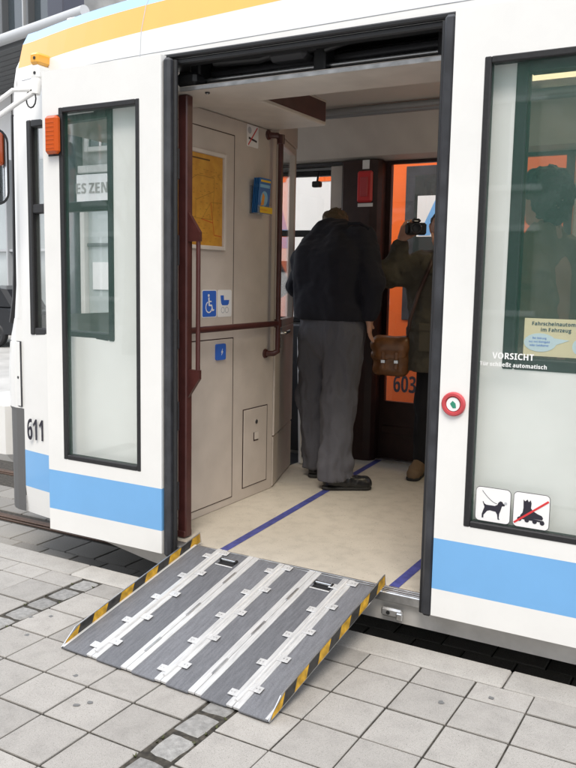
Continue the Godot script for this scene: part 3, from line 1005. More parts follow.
func make_tram() -> void:
	var base := Vector3(0.0, BED_Y, -1.275)
	var t := thing("tram", "white tram with blue stripe and yellow roof band, numbered 611, door standing open", "tram", base)
	var mb := MB.new()
	side_wall(mb, false, [[-1.70, -1.045], [0.985, 2.35], [2.6, 3.95], [4.2, 5.6]])
	part("side_wall", mb, t)
	mb = MB.new()
	side_wall(mb, true, [[-1.70, -1.045], [0.985, 2.35], [2.6, 3.95], [4.2, 5.6]])
	part("side_wall", mb, t)
	# roof and underframe
	mb = MB.new()
	mb.box(M.white, Vector3(-1.75, 2.985, -2.14), Vector3(6.0, 3.02, -0.41), 0.01)
	part("roof", mb, t)
	mb = MB.new()
	mb.box(M.bumper, Vector3(-1.3, -0.02, -2.1), Vector3(6.0, 0.145, -0.45), 0.02)
	part("underframe", mb, t)
	# nose
	mb = MB.new()
	var N := 28
	var ys := [0.17, 0.45, 0.76, 0.78, 0.9, 1.0, 1.15, 1.225, 1.3, 2.42, 2.5, 2.59, 2.68, 2.745, 2.81, 2.86, 2.9, 2.96, 3.0]
	for j in ys.size() - 1:
		if is_equal_approx(ys[j], 1.3): continue
		for i in N:
			var u0 := -1.0 + 2.0 * i / N
			var u1 := -1.0 + 2.0 * (i + 1) / N
			var m: Material = M.white
			if ys[j] < 0.77: m = M.bumper
			mb.quad(m, nose_point(u1, ys[j]), nose_point(u0, ys[j]), nose_point(u0, ys[j + 1]), nose_point(u1, ys[j + 1]))
	for s in [-1.0, 1.0]:     # corner posts beside the windscreen
		for j in 6:
			var ya := 1.3 + 1.12 * j / 6.0
			var yb := 1.3 + 1.12 * (j + 1) / 6.0
			for i in 6:
				var ua: float = s * (1.0 - 0.235 * i / 6.0)
				var ub: float = s * (1.0 - 0.235 * (i + 1) / 6.0)
				var m: Material = M.white if i < 3 else M.rubber
				if s < 0: mb.quad(m, nose_point(ub, ya), nose_point(ua, ya), nose_point(ua, yb), nose_point(ub, yb))
				else: mb.quad(m, nose_point(ua, ya), nose_point(ub, ya), nose_point(ub, yb), nose_point(ua, yb))
	part("nose", mb, t)
	mb = MB.new()
	for i in 16:
		var u0 := -0.76 + 1.52 * i / 16.0
		var u1 := -0.76 + 1.52 * (i + 1) / 16.0
		for j in 4:
			var ya := 1.3 + 1.12 * j / 4.0
			var yb := 1.3 + 1.12 * (j + 1) / 4.0
			mb.quad(M.clear_glass, nose_point(u1, ya), nose_point(u0, ya), nose_point(u0, yb), nose_point(u1, yb))
	part("windscreen", mb, t)
	for u in [-0.775, 0.775]:     # rubber strip round the corner of the windscreen
		mb = MB.new()
		var pts := []
		for j in 9: pts.append(nose_point(u, 1.27 + 1.17 * j / 8.0) + Vector3(-0.006, 0, 0))
		mb.tube(M.rubber, pts, 0.022, 8)
		part("windscreen_seal", mb, t)
	mb = MB.new()
	mb.box(M.white, Vector3(-2.45, 0.36, -2.25), Vector3(-2.15, 0.79, -0.30), 0.06)
	part("bumper", mb, t)
	mb = MB.new()     # service flap on the corner
	var fa := nose_point(-0.93, 0.98)
	var fd := (nose_point(-0.80, 0.98) - nose_point(-0.985, 0.98)).normalized()
	var ff := Transform3D(Basis(-fd, Vector3.UP, (-fd).cross(Vector3.UP)), fa - (-fd).cross(Vector3.UP) * 0.006)
	frame4(mb, M.seal, [-0.062, 0.062, -0.19, 0.19], 0.003, -0.02, 0.001, 0.0, ff)
	mb.box(M.white, Vector3(-0.058, -0.186, -0.02), Vector3(0.058, 0.186, 0.003), 0.002, ff)
	mb.extrude(M.black, disc(0.008, 10, Vector2(0.035, -0.02)), 0.006, ff)
	part("service_flap", mb, t)

	# ---- cab window on the near side, behind the open leaf
	var wa := Vector3(-1.70, 0, z_side(-1.70))
	var wb := Vector3(-1.045, 0, z_side(-1.045))
	var wl := (wb - wa).length()
	for far in [false, true]:
		var wx := (wb - wa).normalized()
		var tf := Transform3D(Basis(wx, Vector3.UP, wx.cross(Vector3.UP)), wa)
		if far:
			var fx := Vector3(-wx.x, 0, wx.z)
			tf = Transform3D(Basis(fx, Vector3.UP, fx.cross(Vector3.UP)), Vector3(wb.x, 0, -2.55 - wb.z))
		mb = MB.new()
		frame4(mb, M.rubber, [-0.01, wl + 0.01, 1.215, 2.385], 0.04, -0.05, 0.008, 0.006, tf)
		mb.box(M.rubber, Vector3(0.03, 1.885, -0.045), Vector3(wl - 0.03, 1.935, 0.004), 0.005, tf)
		mb.box(M.rubber, Vector3(0.16, 1.255, -0.04), Vector3(0.195, 1.885, 0.0), 0.004, tf)
		var wf := part("cab_window", mb, t)
		mb = MB.new()
		mb.box(M.clear_glass, Vector3(0.03, 1.255, -0.022), Vector3(wl - 0.03, 2.345, -0.018), 0, tf)
		part("window_pane", mb, wf)
	# ---- passenger windows
	for w in [[0.985, 2.35], [2.6, 3.95], [4.2, 5.6]]:
		for far in [false, true]:
			var tf := Transform3D()
			if far: tf = Transform3D(Basis(Vector3.UP, PI), Vector3(w[0] + w[1], 0, -2.55))
			mb = MB.new()
			frame4(mb, M.rubber, [w[0] - 0.01, w[1] + 0.01, 1.215, 2.385], 0.045, -0.06, 0.006, 0.005, tf)
			var wf := part("passenger_window", mb, t)
			mb = MB.new()
			mb.box(M.window_glass, Vector3(w[0] + 0.03, 1.255, -0.022), Vector3(w[1] - 0.03, 2.345, -0.016), 0, tf)
			part("window_pane", mb, wf)
	# notice stuck on the first window
	mb = MB.new()
	mb.box(M.poster, Vector3(1.052, 1.272, -0.014), Vector3(1.30, 1.418, -0.0125))
	mb.extrude(M.poster_blue, ellipse(0.062, 0.036, Vector2(1.115, 1.325)), 0.0012, on_side(0, 0, -0.0124))
	mb.extrude(M.poster_blue, PackedVector2Array([Vector2(1.155, 1.345), Vector2(1.155, 1.31), Vector2(1.225, 1.338)]), 0.001, on_side(0, 0, -0.0124))
	mb.extrude(M.poster_blue, ellipse(0.026, 0.03, Vector2(1.262, 1.315)), 0.0008, on_side(0, 0, -0.0124))
	text(mb, M.poster_ink, "Fahrscheinautomat", 0.014, on_side(1.172, 1.398, -0.0115), true, true, 0.0006)
	text(mb, M.poster_ink, "im Fahrzeug", 0.014, on_side(1.172, 1.375, -0.0115), true, true, 0.0006)
	for k in [["Bei Störung", 1.342], ["nur mit Kleingeld", 1.328], ["oder Geldkarte!", 1.314]]:
		text(mb, M.sticker_blue, k[0], 0.0075, on_side(1.112, k[1], -0.0108), true, false, 0.0006)
	part("notice", mb, t, "pale yellow ticket machine notice with blue speech bubble")
	# panel joints of the shell
	for sx in [-0.86, 1.62]:
		mb = MB.new()
		var sp := []
		for r in [6, 7, 8, 9]: sp.append(side_point(sx, r) + Vector3(0, 0.01 if r == 6 else 0.0, 0.0005))
		mb.tube(M.sticker_grey, sp, 0.0022, 6)
		part("panel_joint", mb, t)
	mb = MB.new()
	var jp := []
	for k in 20: jp.append(side_point(-1.75 + 0.16 * k, 6).lerp(side_point(-1.75 + 0.16 * k, 7), 0.3) + Vector3(0, 0, 0.0005))
	mb.tube(M.sticker_grey, jp, 0.002, 6)
	part("panel_joint", mb, t)
	# fleet number
	mb = MB.new()
	var nb := wb - wa
	var nx := nb.normalized()
	var nt := Transform3D(Basis(nx.rotated(Vector3.UP, 0.09), Vector3.UP, nx.rotated(Vector3.UP, 0.09).cross(Vector3.UP)), Vector3(-1.672, 0.672, z_side(-1.672) + 0.012)).scaled_local(Vector3(0.52, 1, 1))
	text(mb, M.ink, "611", 0.118, nt, true, true, 0.001)
	part("fleet_number", mb, t)

	# ---- door leaves, slid open outside the body
	var leaf := door_leaf(t, -1.45, -0.675, -1.335, -0.808, "left door leaf slid open over the cab window")
	mb = MB.new()
	mb.box(M.seal, Vector3(-0.674, 0.15, 0.012), Vector3(-0.632, 2.57, 0.064), 0.012)
	mb.tube(M.rubber, [Vector3(-0.628, 0.15, 0.022), Vector3(-0.628, 2.56, 0.022)], 0.014, 10)
	part("edge_seal", mb, leaf)
	mb = MB.new()
	mb.box(M.lamp_orange, Vector3(-1.402, 2.165, 0.071), Vector3(-1.312, 2.355, 0.112), 0.014)
	mb.box(M.rubber, Vector3(-1.408, 2.158, 0.0702), Vector3(-1.306, 2.362, 0.076), 0.002)
	for k in 7:
		mb.box(M.lamp_orange, Vector3(-1.386, 2.19 + 0.021 * k, 0.1115), Vector3(-1.328, 2.198 + 0.021 * k, 0.1135), 0.0008)
	part("indicator_lamp", mb, leaf)
	leaf = door_leaf(t, 0.748, 1.53, 0.872, 1.40, "right door leaf slid open over the first window")
	mb = MB.new()
	mb.box(M.seal, Vector3(0.700, 0.15, 0.012), Vector3(0.747, 2.575, 0.064), 0.012)
	mb.tube(M.rubber, [Vector3(0.694, 0.15, 0.022), Vector3(0.694, 2.56, 0.022)], 0.014, 10)
	part("edge_seal", mb, leaf)
	mb = MB.new()
	var bt := Transform3D(Basis(Vector3.RIGHT, PI / 2), Vector3(0.809, 1.066, 0.0705))
	mb.lathe(M.button_red, [Vector2(0.0, 0.006), Vector2(0.03, 0.007), Vector2(0.034, 0.016), Vector2(0.044, 0.016), Vector2(0.049, 0.010), Vector2(0.049, 0.0)], 28, bt)
	mb.extrude(M.sticker_white, disc(0.028, 24), 0.004, on_side(0.809, 1.066, 0.0775))
	mb.extrude(M.green_ink, PackedVector2Array([Vector2(-0.012, 0.002), Vector2(-0.002, 0.014), Vector2(0.010, 0.004), Vector2(0.013, -0.014), Vector2(0.0, -0.016), Vector2(-0.008, -0.006)]), 0.001, on_side(0.809, 1.066, 0.0816))
	part("door_button", mb, leaf, "round red door button with white centre")
	for k in 2:
		mb = MB.new()
		var c := on_side(0.983 + 0.151 * k, 0.672, 0.0565)
		mb.extrude(M.ink, rounded(0.141, 0.141, 0.018), 0.001, c)
		mb.extrude(M.sticker_white, rounded(0.137, 0.137, 0.016), 0.0018, c)
		if k == 0: draw_dog(mb, c)
		else: draw_skate(mb, c)
		part("dog_leash_sign" if k == 0 else "no_skates_sign", mb, leaf)
	mb = MB.new()
	text(mb, M.sticker_white, "VORSICHT", 0.024, on_side(1.031, 1.27, 0.0567), true, true, 0.0008)
	text(mb, M.sticker_white, "Tür schließt automatisch", 0.0155, on_side(1.032, 1.236, 0.0567), true, true, 0.0008)
	part("warning_lettering", mb, leaf)

	# ---- opening: jambs, gutter, door mechanism, sill
	mb = MB.new()
	mb.box(M.dark_metal, Vector3(-0.745, 0.172, -0.10), Vector3(-0.716, 2.565, -0.004), 0.004)
	mb.box(M.rubber, Vector3(-0.7155, 0.172, -0.06), Vector3(-0.69, 2.56, -0.008), 0.006)
	for k in 5: mb.box(M.dark_metal, Vector3(-0.714, 0.35 + 0.42 * k, -0.098), Vector3(-0.69, 0.50 + 0.42 * k, -0.064), 0.004)
	mb.box(M.dark_metal, Vector3(0.721, 0.172, -0.10), Vector3(0.75, 2.565, -0.004), 0.004)
	part("door_jamb", mb, t)
	mb = MB.new()
	mb.box(M.black, Vector3(-0.76, 2.573, -0.05), Vector3(0.78, 2.595, 0.022), 0.006)
	mb.box(M.black, Vector3(-0.714, 2.545, -0.05), Vector3(0.719, 2.572, 0.006), 0.006)
	part("door_gutter", mb, t)
	mb = MB.new()
	mb.box(M.black, Vector3(-0.9, 2.46, -0.40), Vector3(0.9, 2.80, -0.37))
	mb.box(M.black, Vector3(-0.9, 2.62, -0.369), Vector3(0.9, 2.66, -0.06))
	mb.tube(M.steel, [Vector3(-0.60, 2.505, -0.17), Vector3(0.72, 2.505, -0.17)], 0.014, 12)
	mb.tube(M.dark_metal, [Vector3(-0.70, 2.545, -0.26), Vector3(0.72, 2.56, -0.26)], 0.024, 10)
	for x in [-0.62, 0.06, 0.64]:
		mb.box(M.black, Vector3(x - 0.03, 2.468, -0.22), Vector3(x + 0.03, 2.62, -0.12), 0.008)
	mb.tube(M.black, [Vector3(-0.5, 2.57, -0.12), Vector3(-0.25, 2.56, -0.12), Vector3(-0.12, 2.585, -0.14), Vector3(0.05, 2.58, -0.13)], 0.022, 8)
	mb.box(M.black, Vector3(-0.70, 2.47, -0.16), Vector3(-0.58, 2.53, -0.07), 0.015)
	mb.box(M.dark_metal, Vector3(-0.2, 2.535, -0.20), Vector3(0.0, 2.60, -0.10), 0.02)
	mb.tube(M.black, [Vector3(0.1, 2.555, -0.1), Vector3(0.3, 2.60, -0.12), Vector3(0.62, 2.60, -0.1)], 0.015, 8)
	part("door_mechanism", mb, t)
	mb = MB.new()
	mb.box(M.beige_light, Vector3(-0.83, 2.44, -0.40), Vector3(0.719, 2.462, -0.065), 0.003)
	mb.box(M.alu, Vector3(-0.66, 2.438, -0.064), Vector3(0.719, 2.458, -0.058), 0.002)
	mb.extrude(M.black, disc(0.012, 14), 0.006, Transform3D(Basis(Vector3.RIGHT, PI / 2), Vector3(-0.55, 2.4395, -0.13)))
	mb.extrude(M.steel, disc(0.007, 12), 0.010, Transform3D(Basis(Vector3.RIGHT, PI / 2), Vector3(-0.55, 2.4395, -0.13)))
	part("header_cover", mb, t)
	mb = MB.new()
	mb.box(M.alu, Vector3(-0.715, 0.155, -0.06), Vector3(0.72, 0.1985, 0.012), 0.004)
	for k in 3: mb.box(M.alu, Vector3(-0.713, 0.199, -0.054 + 0.022 * k), Vector3(0.718, 0.2015, -0.042 + 0.022 * k), 0.001)
	var sill := part("door_sill", mb, t)
	mb = MB.new()
	mb.box(M.alu, Vector3(0.50, 0.088, -0.01), Vector3(0.60, 0.128, 0.016), 0.008)
	mb.extrude(M.black, disc(0.009, 12, Vector2(0.535, 0.108)), 0.002, on_side(0, 0, 0.0155))
	mb.box(M.steel, Vector3(0.575, 0.082, 0.0165), Vector3(0.605, 0.118, 0.026), 0.005)
	part("latch", mb, sill)

	make_cabin(t)
	make_mirror(t)

func ellipse(a: float, b: float, c: Vector2, n := 24) -> PackedVector2Array:
	var p := PackedVector2Array()
	for i in n: p.append(c + Vector2(cos(TAU * i / n) * a, sin(TAU * i / n) * b))
	return p

func poly_s(pts: Array, s: float) -> PackedVector2Array:   # points given in hundredths of the sign
	var p := PackedVector2Array()
	for q in pts: p.append(Vector2(q[0], q[1]) * s)
	return p

func draw_dog(mb: MB, c: Transform3D) -> void:
	var s := 0.137 / 100.0
	# facing right: tail, back, neck, head, muzzle, chest, front leg, belly, hind leg
	mb.extrude(M.ink, poly_s([[-28, 8], [-25, 2], [-19, -1], [6, -1], [13, 3], [16, 10], [21, 15], [27, 14], [30, 9], [35, 6], [34, 2], [27, 1], [25, -6], [23, -14], [20, -22], [19, -36], [22, -40], [16, -40], [14, -26], [9, -18], [-8, -16], [-16, -19], [-22, -27], [-26, -32], [-26, -41], [-31, -41], [-31, -30], [-28, -20], [-24, -8], [-27, 0], [-30, 7]], s), 0.0026, c)
	mb.extrude(M.sticker_grey, disc(4.5 * s, 12, Vector2(37, 10) * s), 0.0022, c)
	var a := Vector2(-32, 40) * s
	for k in 8:
		var u := (k + 1) / 8.0
		var b := Vector2(-32 + 44 * u, 40 - 34 * (1.0 - pow(1.0 - u, 1.6))) * s
		mb.extrude(M.ink, bar2(a, b, 1.4 * s), 0.0024, c)
		a = b

func draw_skate(mb: MB, c: Transform3D) -> void:
	var s := 0.137 / 100.0
	mb.extrude(M.ink, poly_s([[-23, 30], [-18, 26], [-12, 32], [-8, 25], [-3, 31], [0, 22], [-1, 8], [6, 0], [18, -6], [30, -10], [34, -16], [32, -22], [-30, -22], [-30, -16], [-24, -8], [-22, 6]], s), 0.0026, c)
	mb.extrude(M.ink, poly_s([[-33, -20], [36, -24], [34, -29], [-30, -27]], s), 0.0025, c)
	for x in [-32, -11, 11, 32]:
		mb.extrude(M.ink, disc(6.5 * s, 14, Vector2(x, -29 - x * 0.05) * s), 0.0027, c)
	mb.extrude(M.red, bar2(Vector2(-47, -40) * s, Vector2(47, 34) * s, 5.5 * s), 0.0031, c)

func map_material() -> StandardMaterial3D:
	var im := Image.create(256, 256, false, Image.FORMAT_RGB8)
	var r := RandomNumberGenerator.new()
	r.seed = 3
	var nz := FastNoiseLite.new()
	nz.seed = 8; nz.frequency = 0.02
	for y in 256:
		for x in 256:
			var n := nz.get_noise_2d(x, y)
			im.set_pixel(x, y, Color(0.80 + 0.06 * n, 0.58 + 0.07 * n, 0.22 + 0.04 * n))
	var ln := func(a: Vector2, b: Vector2, c: Color, w: int):
		var st := int(a.distance_to(b)) + 1
		for i in st + 1:
			var p := a.lerp(b, float(i) / st)
			im.fill_rect(Rect2i(int(p.x) - w / 2, int(p.y) - w / 2, w, w), c)
	var dk := Color(0.35, 0.23, 0.08)
	for k in [[120, 130, 210, 100], [120, 130, 120, 180], [120, 180, 205, 180], [205, 180, 212, 100], [150, 182, 196, 132], [196, 132, 250, 130], [212, 60, 212, 100], [130, 60, 212, 62], [60, 90, 130, 60]]:
		ln.call(Vector2(k[0], k[1]), Vector2(k[2], k[3]), dk.lerp(Color(0.8, 0.58, 0.22), 0.3), 1)
	var rd := Color(0.75, 0.25, 0.08)
	for k in [[196, 132, 205, 180], [205, 180, 214, 225], [214, 225, 250, 228], [150, 182, 205, 190]]:
		ln.call(Vector2(k[0], k[1]), Vector2(k[2], k[3]), rd, 2)
	for k in 130:
		im.fill_rect(Rect2i(r.randi_range(10, 240), r.randi_range(30, 245), r.randi_range(3, 12), 1), Color(0.5, 0.36, 0.14))
	im.fill_rect(Rect2i(40, 12, 150, 4), dk)
	var m := StandardMaterial3D.new()
	m.resource_name = "map_print"
	m.albedo_texture = ImageTexture.create_from_image(im)
	m.roughness = 0.35
	return m

func wall_panel(mb: MB, z0: float, z1: float, y0: float, y1: float, x: float, plate: Material) -> void:   # a plate in a dark joint on the partition
	mb.box(M.dark_brown, Vector3(x, y0 - 0.006, z0 + 0.008), Vector3(x + 0.001, y1 + 0.006, z1 - 0.010), 0.0)
	mb.box(plate, Vector3(x + 0.0011, y0, z0), Vector3(x + 0.0045, y1, z1), 0.002)

func make_cabin(t: Node3D) -> void:
	var fy := FLOOR_Y
	var mb := MB.new()
	mb.box(M.floor, Vector3(-1.05, 0.150, -2.45), Vector3(5.98, fy, -0.061))
	var fl := part("floor", mb, t)
	# blue tape on the floor
	for k in [[Vector3(-0.395, 0, -0.07), Vector3(-0.575, 0, -2.44), "blue tape line across the floor at the man's feet"], [Vector3(0.524, 0, -0.07), Vector3(0.50, 0, -2.44), "blue tape line beside the right door leaf"]]:
		mb = MB.new()
		var d: Vector3 = (k[1] - k[0]).normalized().cross(Vector3.UP) * 0.024
		var up := Vector3(0, fy + 0.0015, 0)
		mb.quad(M.tape, k[0] - d + up, k[0] + d + up, k[1] + d + up, k[1] - d + up)
		part("tape_line", mb, fl, k[2])
	# inner linings of the side walls
	mb = MB.new()
	for sd in [[-0.11, -0.045], [-2.505, -2.44]]:
		var z0: float = sd[0]
		var z1: float = sd[1]
		for seg in [[0.75, 0.98], [2.36, 2.59], [3.96, 4.19], [5.61, 5.98]]:
			mb.box(M.beige, Vector3(seg[0], fy, z0), Vector3(seg[1], 2.45, z1))
		for seg in [[0.98, 2.36], [2.59, 3.96], [4.19, 5.61]]:
			mb.box(M.beige, Vector3(seg[0], fy, z0), Vector3(seg[1], 1.20, z1))
			mb.box(M.beige, Vector3(seg[0], 2.40, z0), Vector3(seg[1], 2.45, z1))
	part("side_lining", mb, t)
	# ceiling, valances and end wall
	mb = MB.new()
	mb.box(M.ceiling, Vector3(-1.6, 2.72, -2.2), Vector3(5.98, 2.75, -0.405))
	part("ceiling", mb, t)
	mb = MB.new()
	var vp := PackedVector2Array([Vector2(2.10, 2.715), Vector2(2.36, 2.45), Vector2(2.44, 2.43), Vector2(2.50, 2.43), Vector2(2.50, 2.70)])
	mb.extrude(M.beige_light, vp, 7.57, Transform3D(Basis(Vector3(0, 0, -1), Vector3.UP, Vector3(1, 0, 0)), Vector3(-1.6, 0, 0)))
	mb.box(M.beige_light, Vector3(0.75, 2.452, -0.40), Vector3(5.97, 2.715, -0.12))
	part("ceiling_valance", mb, t)
	for k in 2:
		mb = MB.new()
		mb.tube(M.grey_rail, [Vector3(-1.2, 2.69, -1.93 - 0.11 * k), Vector3(5.9, 2.69, -1.93 - 0.11 * k)], 0.022, 10)
		part("ceiling_rail", mb, t)
	mb = MB.new()
	mb.box(M.dark_metal, Vector3(-1.6, 2.405, -2.50), Vector3(-0.66, 2.429, -2.40), 0.004)
	part("window_rail", mb, t)
	mb = MB.new()
	mb.box(M.beige, Vector3(5.98, 0.15, -2.5), Vector3(6.0, 2.98, -0.05))
	part("end_wall", mb, t)
	# lit ceiling lamps over the saloon
	for x in [0.85, 2.75]:
		mb = MB.new()
		mb.box(M.lamp_glow, Vector3(x - 0.35, 2.668, -1.54), Vector3(x + 0.35, 2.692, -1.46), 0.006)
		mb.box(M.beige_light, Vector3(x - 0.37, 2.693, -1.58), Vector3(x + 0.37, 2.7195, -1.42), 0.006)
		part("ceiling_lamp", mb, t)
		var al := AreaLight3D.new()
		al.name = "ceiling_lamp_glow"
		al.area_size = Vector2(0.7, 0.08)
		al.light_energy = 0.28
		al.light_color = Color(1.0, 0.93, 0.78)
		al.shadow_enabled = true
		al.area_range = 8.0
		add_child(al)
		al.position = Vector3(x, 2.66, -1.50)
		al.rotation_degrees = Vector3(-90, 0, 0)
	# display box above the partition
	mb = MB.new()
	mb.box(M.beige_light, Vector3(-0.868, 2.455, -1.21), Vector3(-0.46, 2.60, -0.402), 0.006)
	mb.box(M.beige_light, Vector3(-0.868, 2.601, -1.26), Vector3(-0.56, 2.719, -0.402), 0.006)
	mb.box(M.brown, Vector3(-0.459, 2.475, -1.19), Vector3(-0.452, 2.585, -0.42), 0.003)
	part("display_box", mb, t)
	# ---- partition to the cab
	var X := -0.83
	mb = MB.new()
	mb.box(M.beige, Vector3(-0.87, fy, -1.268), Vector3(X, 2.452, -0.121), 0.004)
	mb.box(M.beige, Vector3(-0.87, fy, -0.12), Vector3(-0.746, 2.45, -0.075))
	var pw := part("partition_wall", mb, t)
	mb = MB.new()
	wall_panel(mb, -0.14, -0.785, 1.255, 2.355, X, M.beige)
	part("wall_panel", mb, pw)
	mb = MB.new()
	wall_panel(mb, -0.14, -0.79, 0.245, 1.20, X, M.beige)
	part("wall_panel", mb, pw)
	mb = MB.new()
	wall_panel(mb, -0.918, -1.19, 0.27, 0.752, X, M.beige)
	mb.extrude(M.steel, disc(0.014, 16), 0.004, on_wall(X + 0.0045, 0.665, -1.06))
	mb.box(M.black, Vector3(X + 0.0086, 0.657, -1.063), Vector3(X + 0.0095, 0.673, -1.057))
	mb.box(M.dark_brown, Vector3(X + 0.0046, 0.545, -1.085), Vector3(X + 0.006, 0.60, -1.03))
	mb.box(M.beige_light, Vector3(X + 0.0061, 0.553, -1.085), Vector3(X + 0.009, 0.60, -1.038), 0.001)
	part("hatch", mb, pw)
	# framed map
	mb = MB.new()
	var mt := on_wall(X + 0.005, 0, 0)
	frame4(mb, M.beige_light, [0.16, 0.68, 1.705, 2.235], 0.022, 0, 0.022, 0.003, mt)
	var mm := map_material()
	mb.quad(mm, mt * Vector3(0.182, 1.727, 0.006), mt * Vector3(0.658, 1.727, 0.006), mt * Vector3(0.658, 2.213, 0.006), mt * Vector3(0.182, 2.213, 0.006))
	part("route_map", mb, pw, "yellow route map in a pale frame")
	# stickers
	mb = MB.new()
	var wt := on_wall(X + 0.005, 1.407, -0.545)
	mb.extrude(M.sticker_white, rounded(0.142, 0.155, 0.012), 0.001, wt)
	mb.extrude(M.sticker_blue, rounded(0.132, 0.145, 0.010), 0.0016, wt)
	draw_wheelchair(mb, wt)
	part("wheelchair_sign", mb, pw)
	mb = MB.new()
	wt = on_wall(X + 0.005, 1.407, -0.697)
	mb.extrude(M.sticker_white, rounded(0.142, 0.155, 0.012), 0.001, wt)
	draw_pram(mb, wt)
	part("pram_sign", mb, pw)
	mb = MB.new()
	wt = on_wall(X + 0.005, 1.13, -0.652)
	mb.extrude(M.sticker_blue, rounded(0.092, 0.092, 0.01), 0.012, wt)
	mb.extrude(M.sticker_white, PackedVector2Array([Vector2(0.012, 0.02), Vector2(-0.004, -0.003), Vector2(0.004, -0.003), Vector2(0, -0.02), Vector2(0.016, 0.003), Vector2(0.008, 0.003)]), 0.013, wt)
	part("call_button", mb, pw, "blue call button")
	mb = MB.new()
	wt = on_wall(X, 2.515 - 0.13, -0.985)
	mb.extrude(M.sticker_white, rounded(0.125, 0.125, 0.008), 0.0015, wt)
	mb.extrude(M.ink, bar2(Vector2(-0.045, -0.014), Vector2(0.045, -0.026), 0.012), 0.002, wt)
	mb.extrude(M.sticker_grey, disc(0.02, 14, Vector2(-0.035, 0.03)), 0.0018, wt)
	mb.extrude(M.red, bar2(Vector2(-0.05, -0.055), Vector2(0.05, 0.055), 0.008), 0.0026, wt)
	part("no_smoking_sign", mb, pw)
	# handrails
	mb = MB.new()
	mb.tube(M.brown, [Vector3(-0.77, 1.268, -0.125), Vector3(-0.77, 1.275, -1.215)], 0.018, 14)
	part("handrail", mb, t)
	mb = MB.new()
	mb.tube(M.brown, [Vector3(X + 0.001, 2.42, -1.16), Vector3(-0.79, 2.42, -1.20), Vector3(-0.77, 2.40, -1.215), Vector3(-0.77, 1.10, -1.215), Vector3(-0.79, 1.085, -1.20), Vector3(X + 0.001, 1.085, -1.16)], 0.018, 14)
	mb.tube(M.brown, [Vector3(-0.77, 1.25, -1.215), Vector3(-0.77, 1.30, -1.215)], 0.024, 14)
	mb.tube(M.brown, [Vector3(-0.77, 2.37, -1.215), Vector3(-0.77, 2.425, -1.215)], 0.024, 14)
	for y in [2.42, 1.085]:
		mb.lathe(M.brown, [Vector2(0.0, 0.012), Vector2(0.026, 0.011), Vector2(0.03, 0.0)], 16, Transform3D(Basis(Vector3(0, 0, 1), -PI / 2), Vector3(X + 0.001, y, -1.16)))
	part("grab_pole", mb, t)
	# brown post beside the opening with its grab handle
	mb = MB.new()
	mb.box(M.brown, Vector3(-0.716, 0.2, -0.165), Vector3(-0.660, 2.438, -0.112), 0.006)
	mb.box(M.brown, Vector3(-0.712, 0.2, -0.17), Vector3(-0.664, 0.235, -0.106), 0.003)
	for k in [[1.745, 1.0], [1.07, -1.0]]:
		var gp := PackedVector2Array([Vector2(-0.660, k[0] + 0.13 * k[1]), Vector2(-0.660, k[0] - 0.015 * k[1]), Vector2(-0.59, k[0] - 0.015 * k[1]), Vector2(-0.59, k[0] + 0.03 * k[1])])
		mb.extrude(M.brown, gp, 0.022, on_side(0, 0, -0.146))
	var post := part("door_post", mb, t)
	mb = MB.new()
	mb.tube(M.brown, [Vector3(-0.604, 1.06, -0.135), Vector3(-0.604, 1.755, -0.135)], 0.0115, 14)
	part("grab_handle", mb, post)
	# ---- cab door, standing at an angle behind the partition
	var ca := Vector3(-0.85, 0, -1.275)
	var cb := Vector3(-1.07, 0, -1.90)
	var cx := (cb - ca).normalized()
	var ct := Transform3D(Basis(cx, Vector3.UP, cx.cross(Vector3.UP)), ca)
	var cl := (cb - ca).length()
	mb = MB.new()
	mb.box(M.beige, Vector3(0, fy + 0.005, -0.02), Vector3(cl, 0.53, 0.02), 0.004, ct)
	mb.box(M.beige, Vector3(0, 0.538, -0.02), Vector3(cl, 1.24, 0.024), 0.004, ct)
	frame4(mb, M.beige, [0, cl, 1.241, 2.45], 0.045, -0.02, 0.024, 0.004, ct)
	mb.box(M.beige, Vector3(0.0, 2.453, -0.03), Vector3(cl, 2.715, 0.03), 0.004, ct)
	var cd := part("cab_door", mb, t)
	mb = MB.new()
	mb.box(M.clear_glass, Vector3(0.045, 1.286, 0.0), Vector3(cl - 0.045, 2.405, 0.005), 0, ct)
	part("window_pane", mb, cd)
	mb = MB.new()
	mb.tube(M.steel, [ct * Vector3(0.16, 1.20, 0.024), ct * Vector3(0.16, 1.20, 0.06), ct * Vector3(0.27, 1.205, 0.065)], 0.011, 10)
	mb.box(M.steel, Vector3(0.13, 1.10, 0.0245), Vector3(0.19, 1.235, 0.03), 0.003, ct)
	part("door_handle", mb, cd)
	# driver's desk and seat
	mb = MB.new()
	mb.box(M.dark_metal, Vector3(-1.75, 0.18, -2.3), Vector3(-1.051, fy - 0.002, -0.25))
	part("cab_floor", mb, t)
	mb = MB.new()
	mb.box(M.dark_metal, Vector3(-1.93, 0.3, -2.1), Vector3(-1.66, 1.12, -0.45), 0.05)
	mb.box(M.black, Vector3(-1.90, 1.121, -1.6), Vector3(-1.78, 1.30, -1.0), 0.03)
	part("driver_desk", mb, t)
	mb = MB.new()
	mb.box(M.seat_cloth, Vector3(-1.45, 0.62, -1.55), Vector3(-1.05, 0.74, -1.0), 0.04)
	mb.box(M.seat_cloth, Vector3(-1.12, 0.75, -1.52), Vector3(-1.0, 1.34, -1.03), 0.05)
	mb.tube(M.dark_metal, [Vector3(-1.25, fy, -1.27), Vector3(-1.25, 0.63, -1.27)], 0.06, 12)
	part("driver_seat", mb, t)
	# cab linings
	mb = MB.new()
	mb.box(M.dark_metal, Vector3(-1.68, fy, -0.17), Vector3(-0.88, 1.2, -0.12), 0.01)
	part("cab_lining", mb, t)
	mb = MB.new()
